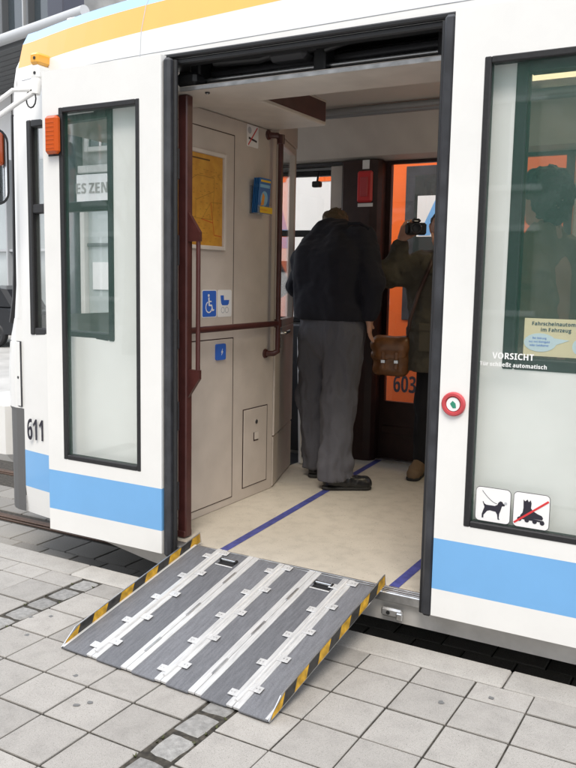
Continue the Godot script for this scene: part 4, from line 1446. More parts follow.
	mb.box(M.dark_metal, Vector3(-1.68, fy, -2.43), Vector3(-0.95, 1.2, -2.38), 0.01)
	part("cab_lining", mb, t)
	# ---- far side: dark casing, emergency box, closed door
	mb = MB.new()
	var cp := PackedVector2Array()
	for q in [[-0.93, -2.50], [-0.93, -2.40], [-0.90, -2.36], [-0.68, -2.36], [-0.63, -2.38], [-0.612, -2.42], [-0.612, -2.50]]: cp.append(Vector2(q[0], -q[1]))
	mb.extrude(M.dark_brown, cp, 2.23, Transform3D(Basis(Vector3.RIGHT, Vector3(0, 0, -1), Vector3.UP), Vector3(0, fy, 0)))
	var cs := part("door_casing", mb, t)
	mb = MB.new()
	mb.box(M.red, Vector3(-0.775, 2.12, -2.359), Vector3(-0.655, 2.345, -2.33), 0.012)
	mb.box(M.button_red, Vector3(-0.745, 2.16, -2.3295), Vector3(-0.685, 2.30, -2.322), 0.004)
	mb.box(M.sticker_white, Vector3(-0.775, 2.09, -2.359), Vector3(-0.655, 2.115, -2.356))
	mb.box(M.sticker_white, Vector3(-0.745, 2.36, -2.359), Vector3(-0.69, 2.425, -2.357))
	part("emergency_box", mb, cs, "red emergency release box on the dark casing")
	mb = MB.new()
	for k in [[-0.611, 0.065], [0.067, 0.72]]:
		holed(mb, [k[0], k[1], 0.205, 2.44], [k[0] + 0.035, k[1] - 0.05, 0.645, 2.405], -2.54, -2.50, [], M.dark_brown)
		mb.box(M.dark_brown, Vector3(k[0] + 0.03, 0.40, -2.4999), Vector3(k[1] - 0.03, 0.46, -2.488), 0.004)
	mb.box(M.alu, Vector3(-0.61, 0.1951, -2.50), Vector3(0.72, 0.204, -2.44), 0.002)
	var fd := part("far_door", mb, t)
	for k in [[-0.605, 0.065], [0.067, 0.72]]:
		mb = MB.new()
		mb.box(M.clear_glass, Vector3(k[0] + 0.035, 0.645, -2.522), Vector3(k[1] - 0.05, 2.405, -2.517))
		part("window_pane", mb, fd)
	mb = MB.new()
	mb.box(M.dark_brown, Vector3(-0.73, 0.17, -2.565), Vector3(-0.585, 2.45, -2.5415))
	part("far_door_jamb", mb, t)
	# far wall beside the casing
	mb = MB.new()
	mb.box(M.beige, Vector3(-1.035, fy, -2.505), Vector3(-0.935, 2.404, -2.42), 0.004)
	part("wall_pillar", mb, t)
	# small fitting by the far cab window
	mb = MB.new()
	mb.tube(M.black, [Vector3(-1.16, 2.37, -2.46), Vector3(-1.16, 2.30, -2.44)], 0.008, 8)
	mb.box(M.black, Vector3(-1.20, 2.255, -2.47), Vector3(-1.13, 2.30, -2.42), 0.008)
	part("cab_camera", mb, t)
	# leaflets in an acrylic holder on the partition
	mb = MB.new()
	var hz := -1.035
	mb.box(M.acrylic, Vector3(X, 1.935, hz - 0.075), Vector3(X + 0.004, 2.10, hz + 0.075))
	mb.box(M.acrylic, Vector3(X + 0.004, 1.935, hz - 0.075), Vector3(X + 0.06, 1.94, hz + 0.075))
	mb.box(M.acrylic, Vector3(X + 0.057, 1.94, hz - 0.075), Vector3(X + 0.06, 1.985, hz + 0.075))
	mb.box(M.tag_yellow, Vector3(X + 0.0602, 1.942, hz - 0.085), Vector3(X + 0.0625, 1.978, hz + 0.055))
	text(mb, M.leaflet_orange, "Bitte nehmen", 0.009, on_wall(X + 0.063, 1.96, hz + 0.015), true, true, 0.0004)
	part("leaflet_holder", mb, pw)
	for k in 4:
		mb = MB.new()
		var lb := Vector3(X + 0.008 + 0.012 * k, 1.941, hz)
		mb.off = lb
		var lt := Transform3D(Basis(Vector3(0, 0, 1), -0.08), lb)
		mb.box(M.leaflet, Vector3(0, 0, -0.065), Vector3(0.004, 0.205, 0.065), 0.0006, lt)
		mb.box(M.leaflet_light, Vector3(0.0041, 0.15, -0.055), Vector3(0.0046, 0.168, 0.055), 0, lt)
		mb.box(M.tag_yellow, Vector3(0.0041, 0.182, -0.06), Vector3(0.0046, 0.194, 0.05), 0, lt)
		mb.extrude(M.leaflet_light, ellipse(0.04, 0.045, Vector2(0, 0.085)), 0.0006, lt * Transform3D(Basis(Vector3(0, 0, -1), Vector3.UP, Vector3.RIGHT), Vector3(0.0041, 0, 0)))
		mb.extrude(M.leaflet_orange, PackedVector2Array([Vector2(-0.035, 0.04), Vector2(0.0, 0.05), Vector2(0.005, 0.10), Vector2(-0.02, 0.12)]), 0.0009, lt * Transform3D(Basis(Vector3(0, 0, -1), Vector3.UP, Vector3.RIGHT), Vector3(0.0041, 0, 0)))
		solo("leaflet", ["blue leaflet at the very back of the holder on the partition", "blue leaflet second from the back in the wall holder", "blue leaflet just behind the foremost one in the holder", "foremost blue leaflet with orange figure in the wall holder"][k], "leaflet", mb, lb, "leaflets in the acrylic holder")
	# seats in the saloon
	for k in [[1.75, -0.42], [1.75, -2.1], [2.9, -0.42], [2.9, -2.1]]:
		mb = MB.new()
		mb.box(M.seat_cloth, Vector3(k[0] - 0.02, 0.62, k[1] - 0.24), Vector3(k[0] + 0.42, 0.70, k[1] + 0.24), 0.03)
		mb.box(M.seat_cloth, Vector3(k[0] + 0.40, 0.66, k[1] - 0.24), Vector3(k[0] + 0.47, 1.25, k[1] + 0.24), 0.03)
		mb.box(M.dark_metal, Vector3(k[0] + 0.05, fy, k[1] - 0.15), Vector3(k[0] + 0.38, 0.619, k[1] + 0.15), 0.02)
		part("passenger_seat", mb, t)

func draw_wheelchair(mb: MB, c: Transform3D) -> void:
	var s := 0.135 / 100.0
	mb.extrude(M.sticker_white, disc(6 * s, 14, Vector2(-6, 34) * s), 0.0022, c)
	mb.extrude(M.sticker_white, bar2(Vector2(-5, 26) * s, Vector2(-2, -8) * s, 8 * s), 0.0022, c)
	mb.extrude(M.sticker_white, bar2(Vector2(-3, 10) * s, Vector2(15, 9) * s, 5 * s), 0.0021, c)
	mb.extrude(M.sticker_white, bar2(Vector2(-4, -6) * s, Vector2(17, -7) * s, 7 * s), 0.0023, c)
	mb.extrude(M.sticker_white, bar2(Vector2(15, -5) * s, Vector2(24, -30) * s, 6 * s), 0.0024, c)
	mb.extrude(M.sticker_white, bar2(Vector2(22, -29) * s, Vector2(33, -25) * s, 5 * s), 0.0022, c)
	var a := Vector2.ZERO
	for k in 17:
		var an := lerpf(1.9, 1.9 + 4.3, k / 16.0)
		var b := Vector2(-4, -14) * s + Vector2(cos(an), sin(an)) * 22 * s
		if k: mb.extrude(M.sticker_white, bar2(a, b, 5 * s), 0.0022 + 0.00001 * k, c)
		a = b

func draw_pram(mb: MB, c: Transform3D) -> void:
	var s := 0.135 / 100.0
	mb.extrude(M.sticker_blue, poly_s([[-32, 34], [-8, 34], [-6, 14], [34, 14], [30, -2], [22, -8], [-18, -8], [-26, 0], [-30, 16]], s), 0.0018, c)
	for x in [-14, 16]:
		for k in 16:
			var a := TAU * k / 16.0
			var b := TAU * (k + 1) / 16.0
			mb.extrude(M.sticker_grey, bar2(Vector2(x, -28) * s + Vector2(cos(a), sin(a)) * 12 * s, Vector2(x, -28) * s + Vector2(cos(b), sin(b)) * 12 * s, 3 * s), 0.0018 + 0.00001 * (k % 2), c)

func make_mirror(t: Node3D) -> void:
	var mb := MB.new()
	mb.box(M.yellow, Vector3(-1.57, 2.64, -0.06), Vector3(-1.508, 2.70, 0.04), 0.012)
	mb.box(M.white, Vector3(-1.57, 2.565, -0.06), Vector3(-1.508, 2.639, 0.04), 0.012)
	mb.tube(M.white, [Vector3(-1.535, 2.566, 0.02), Vector3(-1.535, 2.49, 0.03)], [0.03, 0.022], 14)
	mb.extrude(M.black, disc(0.008, 10, Vector2(-1.53, 2.67)), 0.003, on_side(0, 0, 0.04))
	mb.extrude(M.black, disc(0.008, 10, Vector2(-1.53, 2.595)), 0.003, on_side(0, 0, 0.04))
	var br := part("mirror_bracket", mb, t)
	mb = MB.new()
	mb.tube(M.white, [Vector3(-1.535, 2.505, 0.03), Vector3(-1.62, 2.45, 0.07), Vector3(-1.70, 2.355, 0.16), Vector3(-1.78, 2.20, 0.16)], 0.0135, 12)
	mb.tube(M.white, [Vector3(-1.55, 2.515, 0.03), Vector3(-1.63, 2.505, 0.10), Vector3(-1.70, 2.43, 0.16), Vector3(-1.78, 2.26, 0.16)], 0.0115, 12)
	part("arm", mb, br)
	mb = MB.new()
	var pts := []
	for i in 11:
		var a := PI * 0.45 + TAU * 0.85 * i / 10.0
		pts.append(Vector3(-1.555 + 0.035 * cos(a), 2.465 + 0.045 * sin(a), 0.045))
	mb.tube(M.black, pts, 0.004, 6)
	part("cable", mb, br)
	mb = MB.new()
	var mt := Transform3D(Basis(Vector3.UP, 1.25), Vector3(-1.775, 2.115, 0.15))
	mb.extrude(M.black, rounded(0.19, 0.40, 0.07), 0.05, mt)
	mb.extrude(M.mirror, rounded(0.165, 0.375, 0.06), 0.0515, mt)
	mb.extrude(M.red, bar2(Vector2(-0.06, -0.12), Vector2(0.06, -0.12), 0.02), 0.02, mt.translated_local(Vector3(0, 0, -0.021)))
	part("mirror_head", mb, br)

# ------------------------------------------------------------------ tram on the other track
func make_orange_tram() -> void:
	var t := thing("orange_tram", "orange tram numbered 603 standing on the far track, seen through the doors", "tram", Vector3(0, BED_Y, -4.5))
	var Z := -3.45
	var mb := MB.new()
	mb.box(M.orange, Vector3(-1.28, 0.12, -5.7), Vector3(6.5, 2.95, Z), 0.05)
	part("body", mb, t)
	mb = MB.new()
	mb.box(M.white, Vector3(-3.3, 0.12, -5.7), Vector3(-1.281, 2.95, Z), 0.05)
	part("front_section", mb, t, "white front section with orange stripe and blue letters")
	mb = MB.new()
	mb.extrude(M.orange, PackedVector2Array([Vector2(-2.6, 2.44), Vector2(-2.02, 2.44), Vector2(-2.0, 2.51), Vector2(-2.6, 2.51)]), 0.004, on_side(0, 0, Z))
	mb.extrude(M.orange, PackedVector2Array([Vector2(-1.70, 2.43), Vector2(-1.30, 2.43), Vector2(-1.30, 2.51), Vector2(-1.64, 2.51)]), 0.004, on_side(0, 0, Z))
	part("stripe", mb, t)
	mb = MB.new()
	text(mb, M.blue, "A", 0.55, on_side(-2.19, 2.10, Z + 0.002), true, true, 0.004)
	part("lettering", mb, t)
	mb = MB.new()
	mb.box(M.rubber, Vector3(-3.2, 1.62, Z), Vector3(-1.35, 1.72, Z + 0.01), 0.003)
	part("window_band", mb, t)
	mb = MB.new()
	mb.box(M.black, Vector3(-1.1, 0.0, -5.5), Vector3(6.4, 0.13, -3.6))
	mb.box(M.black, Vector3(-3.1, -0.05, -5.5), Vector3(-1.101, 0.13, -3.6))
	for x in [-2.4, -1.2, 2.5, 3.8]:
		mb.lathe(M.dark_metal, [Vector2(0.0, 0.1), Vector2(0.3, 0.1), Vector2(0.3, 0.0), Vector2(0.0, 0.0)], 20, Transform3D(Basis(Vector3.RIGHT, PI / 2), Vector3(x, BED_Y + 0.285, -3.75)))
	part("running_gear", mb, t)
	for k in [[-0.834, 0.0], [0.62, 1.9], [2.1, 3.4], [3.7, 5.0]]:
		mb = MB.new()
		mb.box(M.seal, Vector3(k[0], 1.22, Z), Vector3(k[1], 2.52, Z + 0.012), 0.004)
		var w := part("window", mb, t)
		mb = MB.new()
		mb.box(M.dark_window, Vector3(k[0] + 0.085, 1.30, Z + 0.0125), Vector3(k[1] - 0.085, 2.44, Z + 0.018))
		part("window_pane", mb, w)
	mb = MB.new()
	mb.box(M.white, Vector3(-0.72, 1.93, Z + 0.0185), Vector3(-0.30, 2.27, Z + 0.020))
	mb.extrude(M.blue, PackedVector2Array([Vector2(-0.70, 1.94), Vector2(-0.60, 1.94), Vector2(-0.44, 2.26), Vector2(-0.55, 2.26)]), 0.0015, on_side(0, 0, Z + 0.0201))
	part("window_poster", mb, t)
	mb = MB.new()
	text(mb, M.ink, "603", 0.145, on_side(-0.785, 0.655, Z + 0.001).scaled_local(Vector3(0.66, 1, 1)), true, true, 0.002)
	mb.extrude(M.sticker_blue, disc(0.05, 20, Vector2(-0.80, 0.79)), 0.002, on_side(0, 0, Z + 0.001))
	part("fleet_number", mb, t)

# ------------------------------------------------------------------ wheelchair ramp
func make_ramp() -> void:
	var b0 := Vector3(-0.569, 0.004, 0.862)
	var b1 := Vector3(0.459, 0.004, 0.905)
	var t0 := Vector3(-0.474, 0.2075, -0.04)
	var U := (b1 - b0).normalized()
	var V := (t0 - b0)
	V = (V - U * V.dot(U)).normalized()
	# keep the skew of the ramp: shear along U
	var Nn := U.cross(-V).normalized()
	if Nn.y < 0: Nn = -Nn
	var len_v := (t0 - b0).dot(V)
	var F := Transform3D(Basis(U, Nn, U.cross(Nn).normalized()), b0)
	# local axes: x across, y up from the surface, z = downhill (negative z runs uphill)
	var sgn := -1.0 if F.basis.z.dot(V) < 0 else 1.0
	var W := (b1 - b0).length()
	var root := thing("wheelchair_ramp", "folding aluminium wheelchair ramp with yellow and black edges, laid from tram door to pavement", "ramp", Vector3(-0.05, 0, 0.45))
	var L := len_v
	var P := func(m: MB, mt: Material, u0, u1, v0, v1, w0, w1, bev = 0.0):
		m.box(mt, Vector3(u0, w0, sgn * v0), Vector3(u1, w1, sgn * v1), bev, F)
	var pan := [[0.0, 0.138], [0.188, 0.320], [0.372, 0.492], [0.542, 0.652], [0.706, 0.824], [0.874, 1.0]]
	for i in 6:
		var mb := MB.new()
		var u0: float = pan[i][0] * W
		var u1: float = pan[i][1] * W
		P.call(mb, M["ramp_grip%d" % [0, 1, 2, 0, 1, 2][i]], u0 + 0.002, u1 - 0.002, 0.0, L - 0.02, 0.0, 0.010, 0.002)
		var pn := part("panel", mb, root)
		if i == 1 or i == 4:
			mb = MB.new()
			var um := (u0 + u1) / 2
			P.call(mb, M.black, um - 0.044, um + 0.044, L - 0.13, L - 0.075, 0.0102, 0.0112)
			P.call(mb, M.alu_worn, um - 0.05, um + 0.05, L - 0.139, L - 0.131, 0.0114, 0.0145, 0.001)
			mb.tube(M.steel, [F * Vector3(um - 0.04, 0.016, sgn * (L - 0.092)), F * Vector3(um + 0.04, 0.016, sgn * (L - 0.092))], 0.008, 10)
			P.call(mb, M.black, um - 0.048, um - 0.036, L - 0.104, L - 0.08, 0.0122, 0.022, 0.002)
			P.call(mb, M.black, um + 0.036, um + 0.048, L - 0.104, L - 0.08, 0.0122, 0.022, 0.002)
			part("carrying_handle", mb, pn)
	# hinged joints with knuckles, and plain joints
	for k in [[0.138, 0.188, true], [0.320, 0.372, false], [0.492, 0.542, true], [0.652, 0.706, false], [0.824, 0.874, true]]:
		var mb := MB.new()
		var u0: float = k[0] * W
		var u1: float = k[1] * W
		var um := (u0 + u1) / 2
		P.call(mb, M.alu_worn, u0 - 0.004, um - 0.0012, 0.004, L - 0.012, 0.0025, 0.0145, 0.002)
		P.call(mb, M.alu_worn, um + 0.0012, u1 + 0.004, 0.004, L - 0.012, 0.0025, 0.0145, 0.002)
		P.call(mb, M.black, um - 0.0012, um + 0.0012, 0.006, L - 0.014, 0.0, 0.008)
		if k[2]:
			mb.tube(M.alu_worn, [F * Vector3(um, 0.0165, sgn * 0.03), F * Vector3(um, 0.0165, sgn * (L - 0.05))], 0.0085, 10)
		var hg := part("hinge" if k[2] else "joint_rail", mb, root)
		if k[2]:
			for j in 5:
				var v := 0.05 + (L - 0.16) * j / 4.0
				for sd in [-1.0, 1.0]:
					mb = MB.new()
					var va := v if sd < 0 else v + 0.05
					P.call(mb, M.alu_worn, um + sd * 0.006, um + sd * 0.056, va, va + 0.034, 0.0147, 0.0185, 0.0015)
					for d in [0.046, 0.032]:
						var tt := F * Transform3D(Basis(Vector3.RIGHT, -PI / 2), Vector3(um + sd * d, 0.0184, sgn * (va + 0.017)))
						mb.extrude(M.alu, disc(0.003, 8), 0.0008, tt)
					part("hinge_plate", mb, hg)
		else:
			for j in 3:
				mb = MB.new()
				var v := 0.12 + 0.27 * j
				P.call(mb, M.alu, um - 0.006, um + 0.006, v, v + 0.10, 0.0147, 0.018, 0.001)
				part("stop_strip", mb, hg)
	# raised edges with hazard stripes
	for s in [0, 1]:
		var mb := MB.new()
		var e := 0.0 if s == 0 else W
		var o := -0.005 if s == 0 else 0.001
		var H := 0.052
		var prof := [[0.0, 0.008], [0.09, H], [L + 0.03, H]]
		# plate
		for j in 2:
			var v0: float = prof[j][0]
			var v1: float = prof[j + 1][0]
			var h0: float = prof[j][1]
			var h1: float = prof[j + 1][1]
			var a := [Vector3(e + o, 0.0, sgn * v0), Vector3(e + o, 0.0, sgn * v1), Vector3(e + o, h1, sgn * v1), Vector3(e + o, h0, sgn * v0)]
			var bq := []
			for q in a: bq.append(q + Vector3(0.004, 0, 0))
			var ctr: Vector3 = F * ((a[0] + a[2] + bq[0] + bq[2]) / 4.0)
			mb.out_quad(M.alu, F * a[0], F * a[1], F * a[2], F * a[3], ctr)
			mb.out_quad(M.alu, F * bq[0], F * bq[1], F * bq[2], F * bq[3], ctr)
			mb.out_quad(M.alu, F * a[2], F * a[3], F * bq[3], F * bq[2], ctr)
			mb.out_quad(M.alu, F * a[0], F * a[1], F * bq[1], F * bq[0], ctr)
			if j == 1: mb.out_quad(M.alu, F * a[1], F * a[2], F * bq[2], F * bq[1], ctr)
		P.call(mb, M.alu_worn, (0.0 if s == 0 else W - 0.012), (0.012 if s == 0 else W), 0.002, L - 0.022, 0.0102, 0.0135, 0.001)
		var lip := part("edge_plate", mb, root)
		mb = MB.new()
		var step := (L + 0.02) / 11.0
		for j in 11:
			var mt: Material = M.stripe_yellow if j % 2 == 0 else M.stripe_black
			for fc in [[o - 0.0007, -1], [o + 0.0047, 1]]:
				var sl := 0.03
				var q := []
				for c in [[j * step, 0.004], [(j + 1) * step, 0.004], [(j + 1) * step + sl, H - 0.003], [j * step + sl, H - 0.003]]:
					var vv := clampf(c[0], 0.012, L + 0.027)
					var top := H - 0.003 if vv > 0.09 else lerpf(0.009, H - 0.004, vv / 0.09)
					q.append(F * Vector3(e + fc[0], minf(c[1], top), sgn * vv))
				var inside := F * Vector3(e + o + 0.002, 0.02, sgn * (j + 0.5) * step)
				mb.out_quad(mt, q[0], q[1], q[2], q[3], inside)
		part("hazard_stripes", mb, lip)

# ------------------------------------------------------------------ people
func cloth_noise(sd: int, freq: float) -> FastNoiseLite:
	var n := FastNoiseLite.new()
	n.seed = sd
	n.frequency = freq
	n.fractal_octaves = 2
	n.noise_type = FastNoiseLite.TYPE_SIMPLEX_SMOOTH
	return n

func hand(mb: MB, wrist: Vector3, dir: Vector3, side: Vector3, curl: float, m: Material) -> void:   # dir along the fingers, side towards the thumb
	var d := dir.normalized()
	var s := (side - d * side.dot(d)).normalized()
	var n := d.cross(s).normalized()
	var fld := Field.new(wrist - Vector3(0.14, 0.22, 0.14), wrist + Vector3(0.14, 0.14, 0.14), 0.005)
	fld.cap(wrist - d * 0.03, wrist + d * 0.02, 0.026, 0.026, 0.012)
	for k in 4:
		var off := (0.029 - 0.0195 * k)
		var root := wrist + d * 0.085 + s * off
		fld.cap(wrist + d * 0.015 + s * off * 0.6, root, 0.017, 0.013, 0.012)
		var l: float = [0.068, 0.076, 0.071, 0.055][k]
		var p := root
		var dd := d
		for j in 3:
			dd = (dd + n * curl * [0.35, 0.75, 0.6][j]).normalized()
			var q: Vector3 = p + dd * l * [0.45, 0.32, 0.25][j]
			fld.cap(p, q, 0.0092 - 0.0006 * j, 0.0088 - 0.0008 * j, 0.004)
			p = q
	var tp := wrist + d * 0.03 + s * 0.026
	var td := (d * 0.7 + s * 0.75 + n * curl * 0.4).normalized()
	fld.cap(tp, tp + td * 0.035, 0.014, 0.011, 0.008)
	fld.cap(tp + td * 0.035, tp + td * 0.035 + (td + n * curl * 0.5 - s * 0.3).normalized() * 0.03, 0.0105, 0.009, 0.004)
	fld.mesh_to(mb, m)

func head(mb: MB, c: Vector3, fwd: Vector3, up: Vector3, m: Material) -> void:   # c the centre of the skull
	var f := fwd.normalized()
	var u := (up - f * up.dot(f)).normalized()
	var r := f.cross(u)
	var fl := Field.new(c - Vector3(0.17, 0.20, 0.17), c + Vector3(0.17, 0.17, 0.17), 0.0065)
	fl.cap(c - f * 0.025 + u * 0.03, c + f * 0.02 + u * 0.025, 0.082, 0.078, 0.02)
	fl.cap(c + f * 0.035 - u * 0.01, c + f * 0.05 - u * 0.085, 0.06, 0.038, 0.04)
	fl.cap(c - f * 0.03 - u * 0.05, c - f * 0.045 - u * 0.17, 0.055, 0.06, 0.03)
	fl.cap(c + f * 0.098 + u * 0.012, c + f * 0.118 - u * 0.028, 0.009, 0.015, 0.014)       # nose
	fl.cap(c + f * 0.088 - u * 0.058 - r * 0.018, c + f * 0.088 - u * 0.058 + r * 0.018, 0.009, 0.009, 0.006)   # lips
	for s in [-1.0, 1.0]:
		fl.cap(c + f * 0.088 + u * 0.03 + r * s * 0.018, c + f * 0.08 + u * 0.03 + r * s * 0.045, 0.010, 0.008, 0.012)   # brow
		fl.cap(c - f * 0.01 + u * 0.015 + r * s * 0.080, c - f * 0.004 - u * 0.025 + r * s * 0.076, 0.016, 0.011, 0.006)  # ear
	fl.mesh_to(mb, m)
	for s in [-1.0, 1.0]:
		var e: Vector3 = c + f * 0.086 + u * 0.008 + r * s * 0.032
		var sm := SphereMesh.new()
		sm.radius = 0.011; sm.height = 0.022; sm.radial_segments = 12; sm.rings = 6
		mb.mesh_from(M.eye_white, sm, Transform3D(Basis(), e))
		sm = SphereMesh.new()
		sm.radius = 0.0055; sm.height = 0.011; sm.radial_segments = 10; sm.rings = 5
		mb.mesh_from(M.ink, sm, Transform3D(Basis(), e + f * 0.0075))

func hair_shell(mb: MB, c: Vector3, fwd: Vector3, up: Vector3, m: Material, extra: float, curly: float, sd: int) -> void:
	var f := fwd.normalized()
	var u := (up - f * up.dot(f)).normalized()
	var fl := Field.new(c - Vector3(0.2, 0.2, 0.2), c + Vector3(0.2, 0.2, 0.2), 0.008)
	fl.cap(c - f * 0.032 + u * 0.036, c + f * 0.012 + u * 0.038, 0.088 + extra, 0.080 + extra, 0.02)
	fl.cap(c - f * 0.05 + u * 0.0, c - f * 0.055 - u * 0.05, 0.075 + extra, 0.06 + extra, 0.03)
	fl.cut((f * 1.0 - u * 0.75).normalized(), (f * 1.0 - u * 0.75).normalized().dot(c) + 0.022)
	fl.wrinkle(cloth_noise(sd, 26.0), 0.012 + curly)
	fl.mesh_to(mb, m)

func shoe(mb: MB, heel: Vector3, toe: Vector3, m: Material, floor_y: float) -> void:
	var d := (toe - heel).normalized()
	var lo := heel.min(toe) - Vector3(0.09, 0.02, 0.09)
	var hi := heel.max(toe) + Vector3(0.09, 0.17, 0.09)
	var l := heel.distance_to(toe)
	var fl := Field.new(lo, hi, 0.008)
	var y := Vector3(0, 1, 0)
	fl.cap(heel + d * 0.045 + y * 0.048, heel + d * (l - 0.05) + y * 0.040, 0.040, 0.043, 0.02)
	fl.cap(heel + d * (l - 0.10) + y * 0.038, heel + d * (l - 0.045) + y * 0.034, 0.046, 0.042, 0.02)
	fl.cap(heel + d * 0.06 + y * 0.10, heel + d * 0.16 + y * 0.065, 0.044, 0.040, 0.04)
	fl.cap(heel + d * 0.055 + y * 0.12, heel + d * 0.065 + y * 0.13, 0.045, 0.046, 0.02)
	fl.cut(Vector3.DOWN, -(floor_y + 0.018))
	fl.wrinkle(cloth_noise(3, 14.0), 0.006)
	fl.mesh_to(mb, m)
	fl = Field.new(lo - Vector3(0, 0.02, 0), hi, 0.008)
	fl.cap(heel + d * 0.04 + y * 0.012, heel + d * (l - 0.05) + y * 0.012, 0.042, 0.048, 0.01)
	fl.cut(Vector3.DOWN, -(floor_y + 0.001))
	fl.cut(Vector3.UP, floor_y + 0.024)
	fl.mesh_to(mb, M.sole)
	for k in 4:      # laces
		var p := heel + d * (0.135 + 0.022 * k) + y * (0.108 - 0.012 * k)
		var s := d.cross(y) * 0.022
		mb.tube(m, [p - s, p + y * 0.004, p + s], 0.003, 6)

func make_people() -> void:
	make_man()
	make_photographer()
	make_passenger()
	# board leaning by the cab door
	var at := Vector3(-1.0, FLOOR_Y, -2.0)
	var t := thing("leaning_board", "narrow white board with yellow strip and black clips leaning beside the cab door", "board", at)
	var f := Transform3D(Basis(Vector3.UP, -0.35) * Basis(Vector3(0, 0, 1), 0.045), at + Vector3(0.01, 0.004, 0))
	var mb := MB.new()
	mb.box(M.sticker_white, Vector3(-0.028, 0, -0.16), Vector3(0.0, 0.94, 0.03), 0.004, f)
	part("panel", mb, t)
	mb = MB.new()
	mb.box(M.tag_yellow, Vector3(0.0005, 0.30, -0.06), Vector3(0.012, 0.72, -0.02), 0.003, f)
	part("yellow_strip", mb, t)
	for k in 5:
		mb = MB.new()
		mb.box(M.black, Vector3(0.0005, 0.05 + 0.19 * k, -0.03), Vector3(0.02, 0.09 + 0.19 * k, 0.022), 0.004, f)
		part("clip", mb, t)

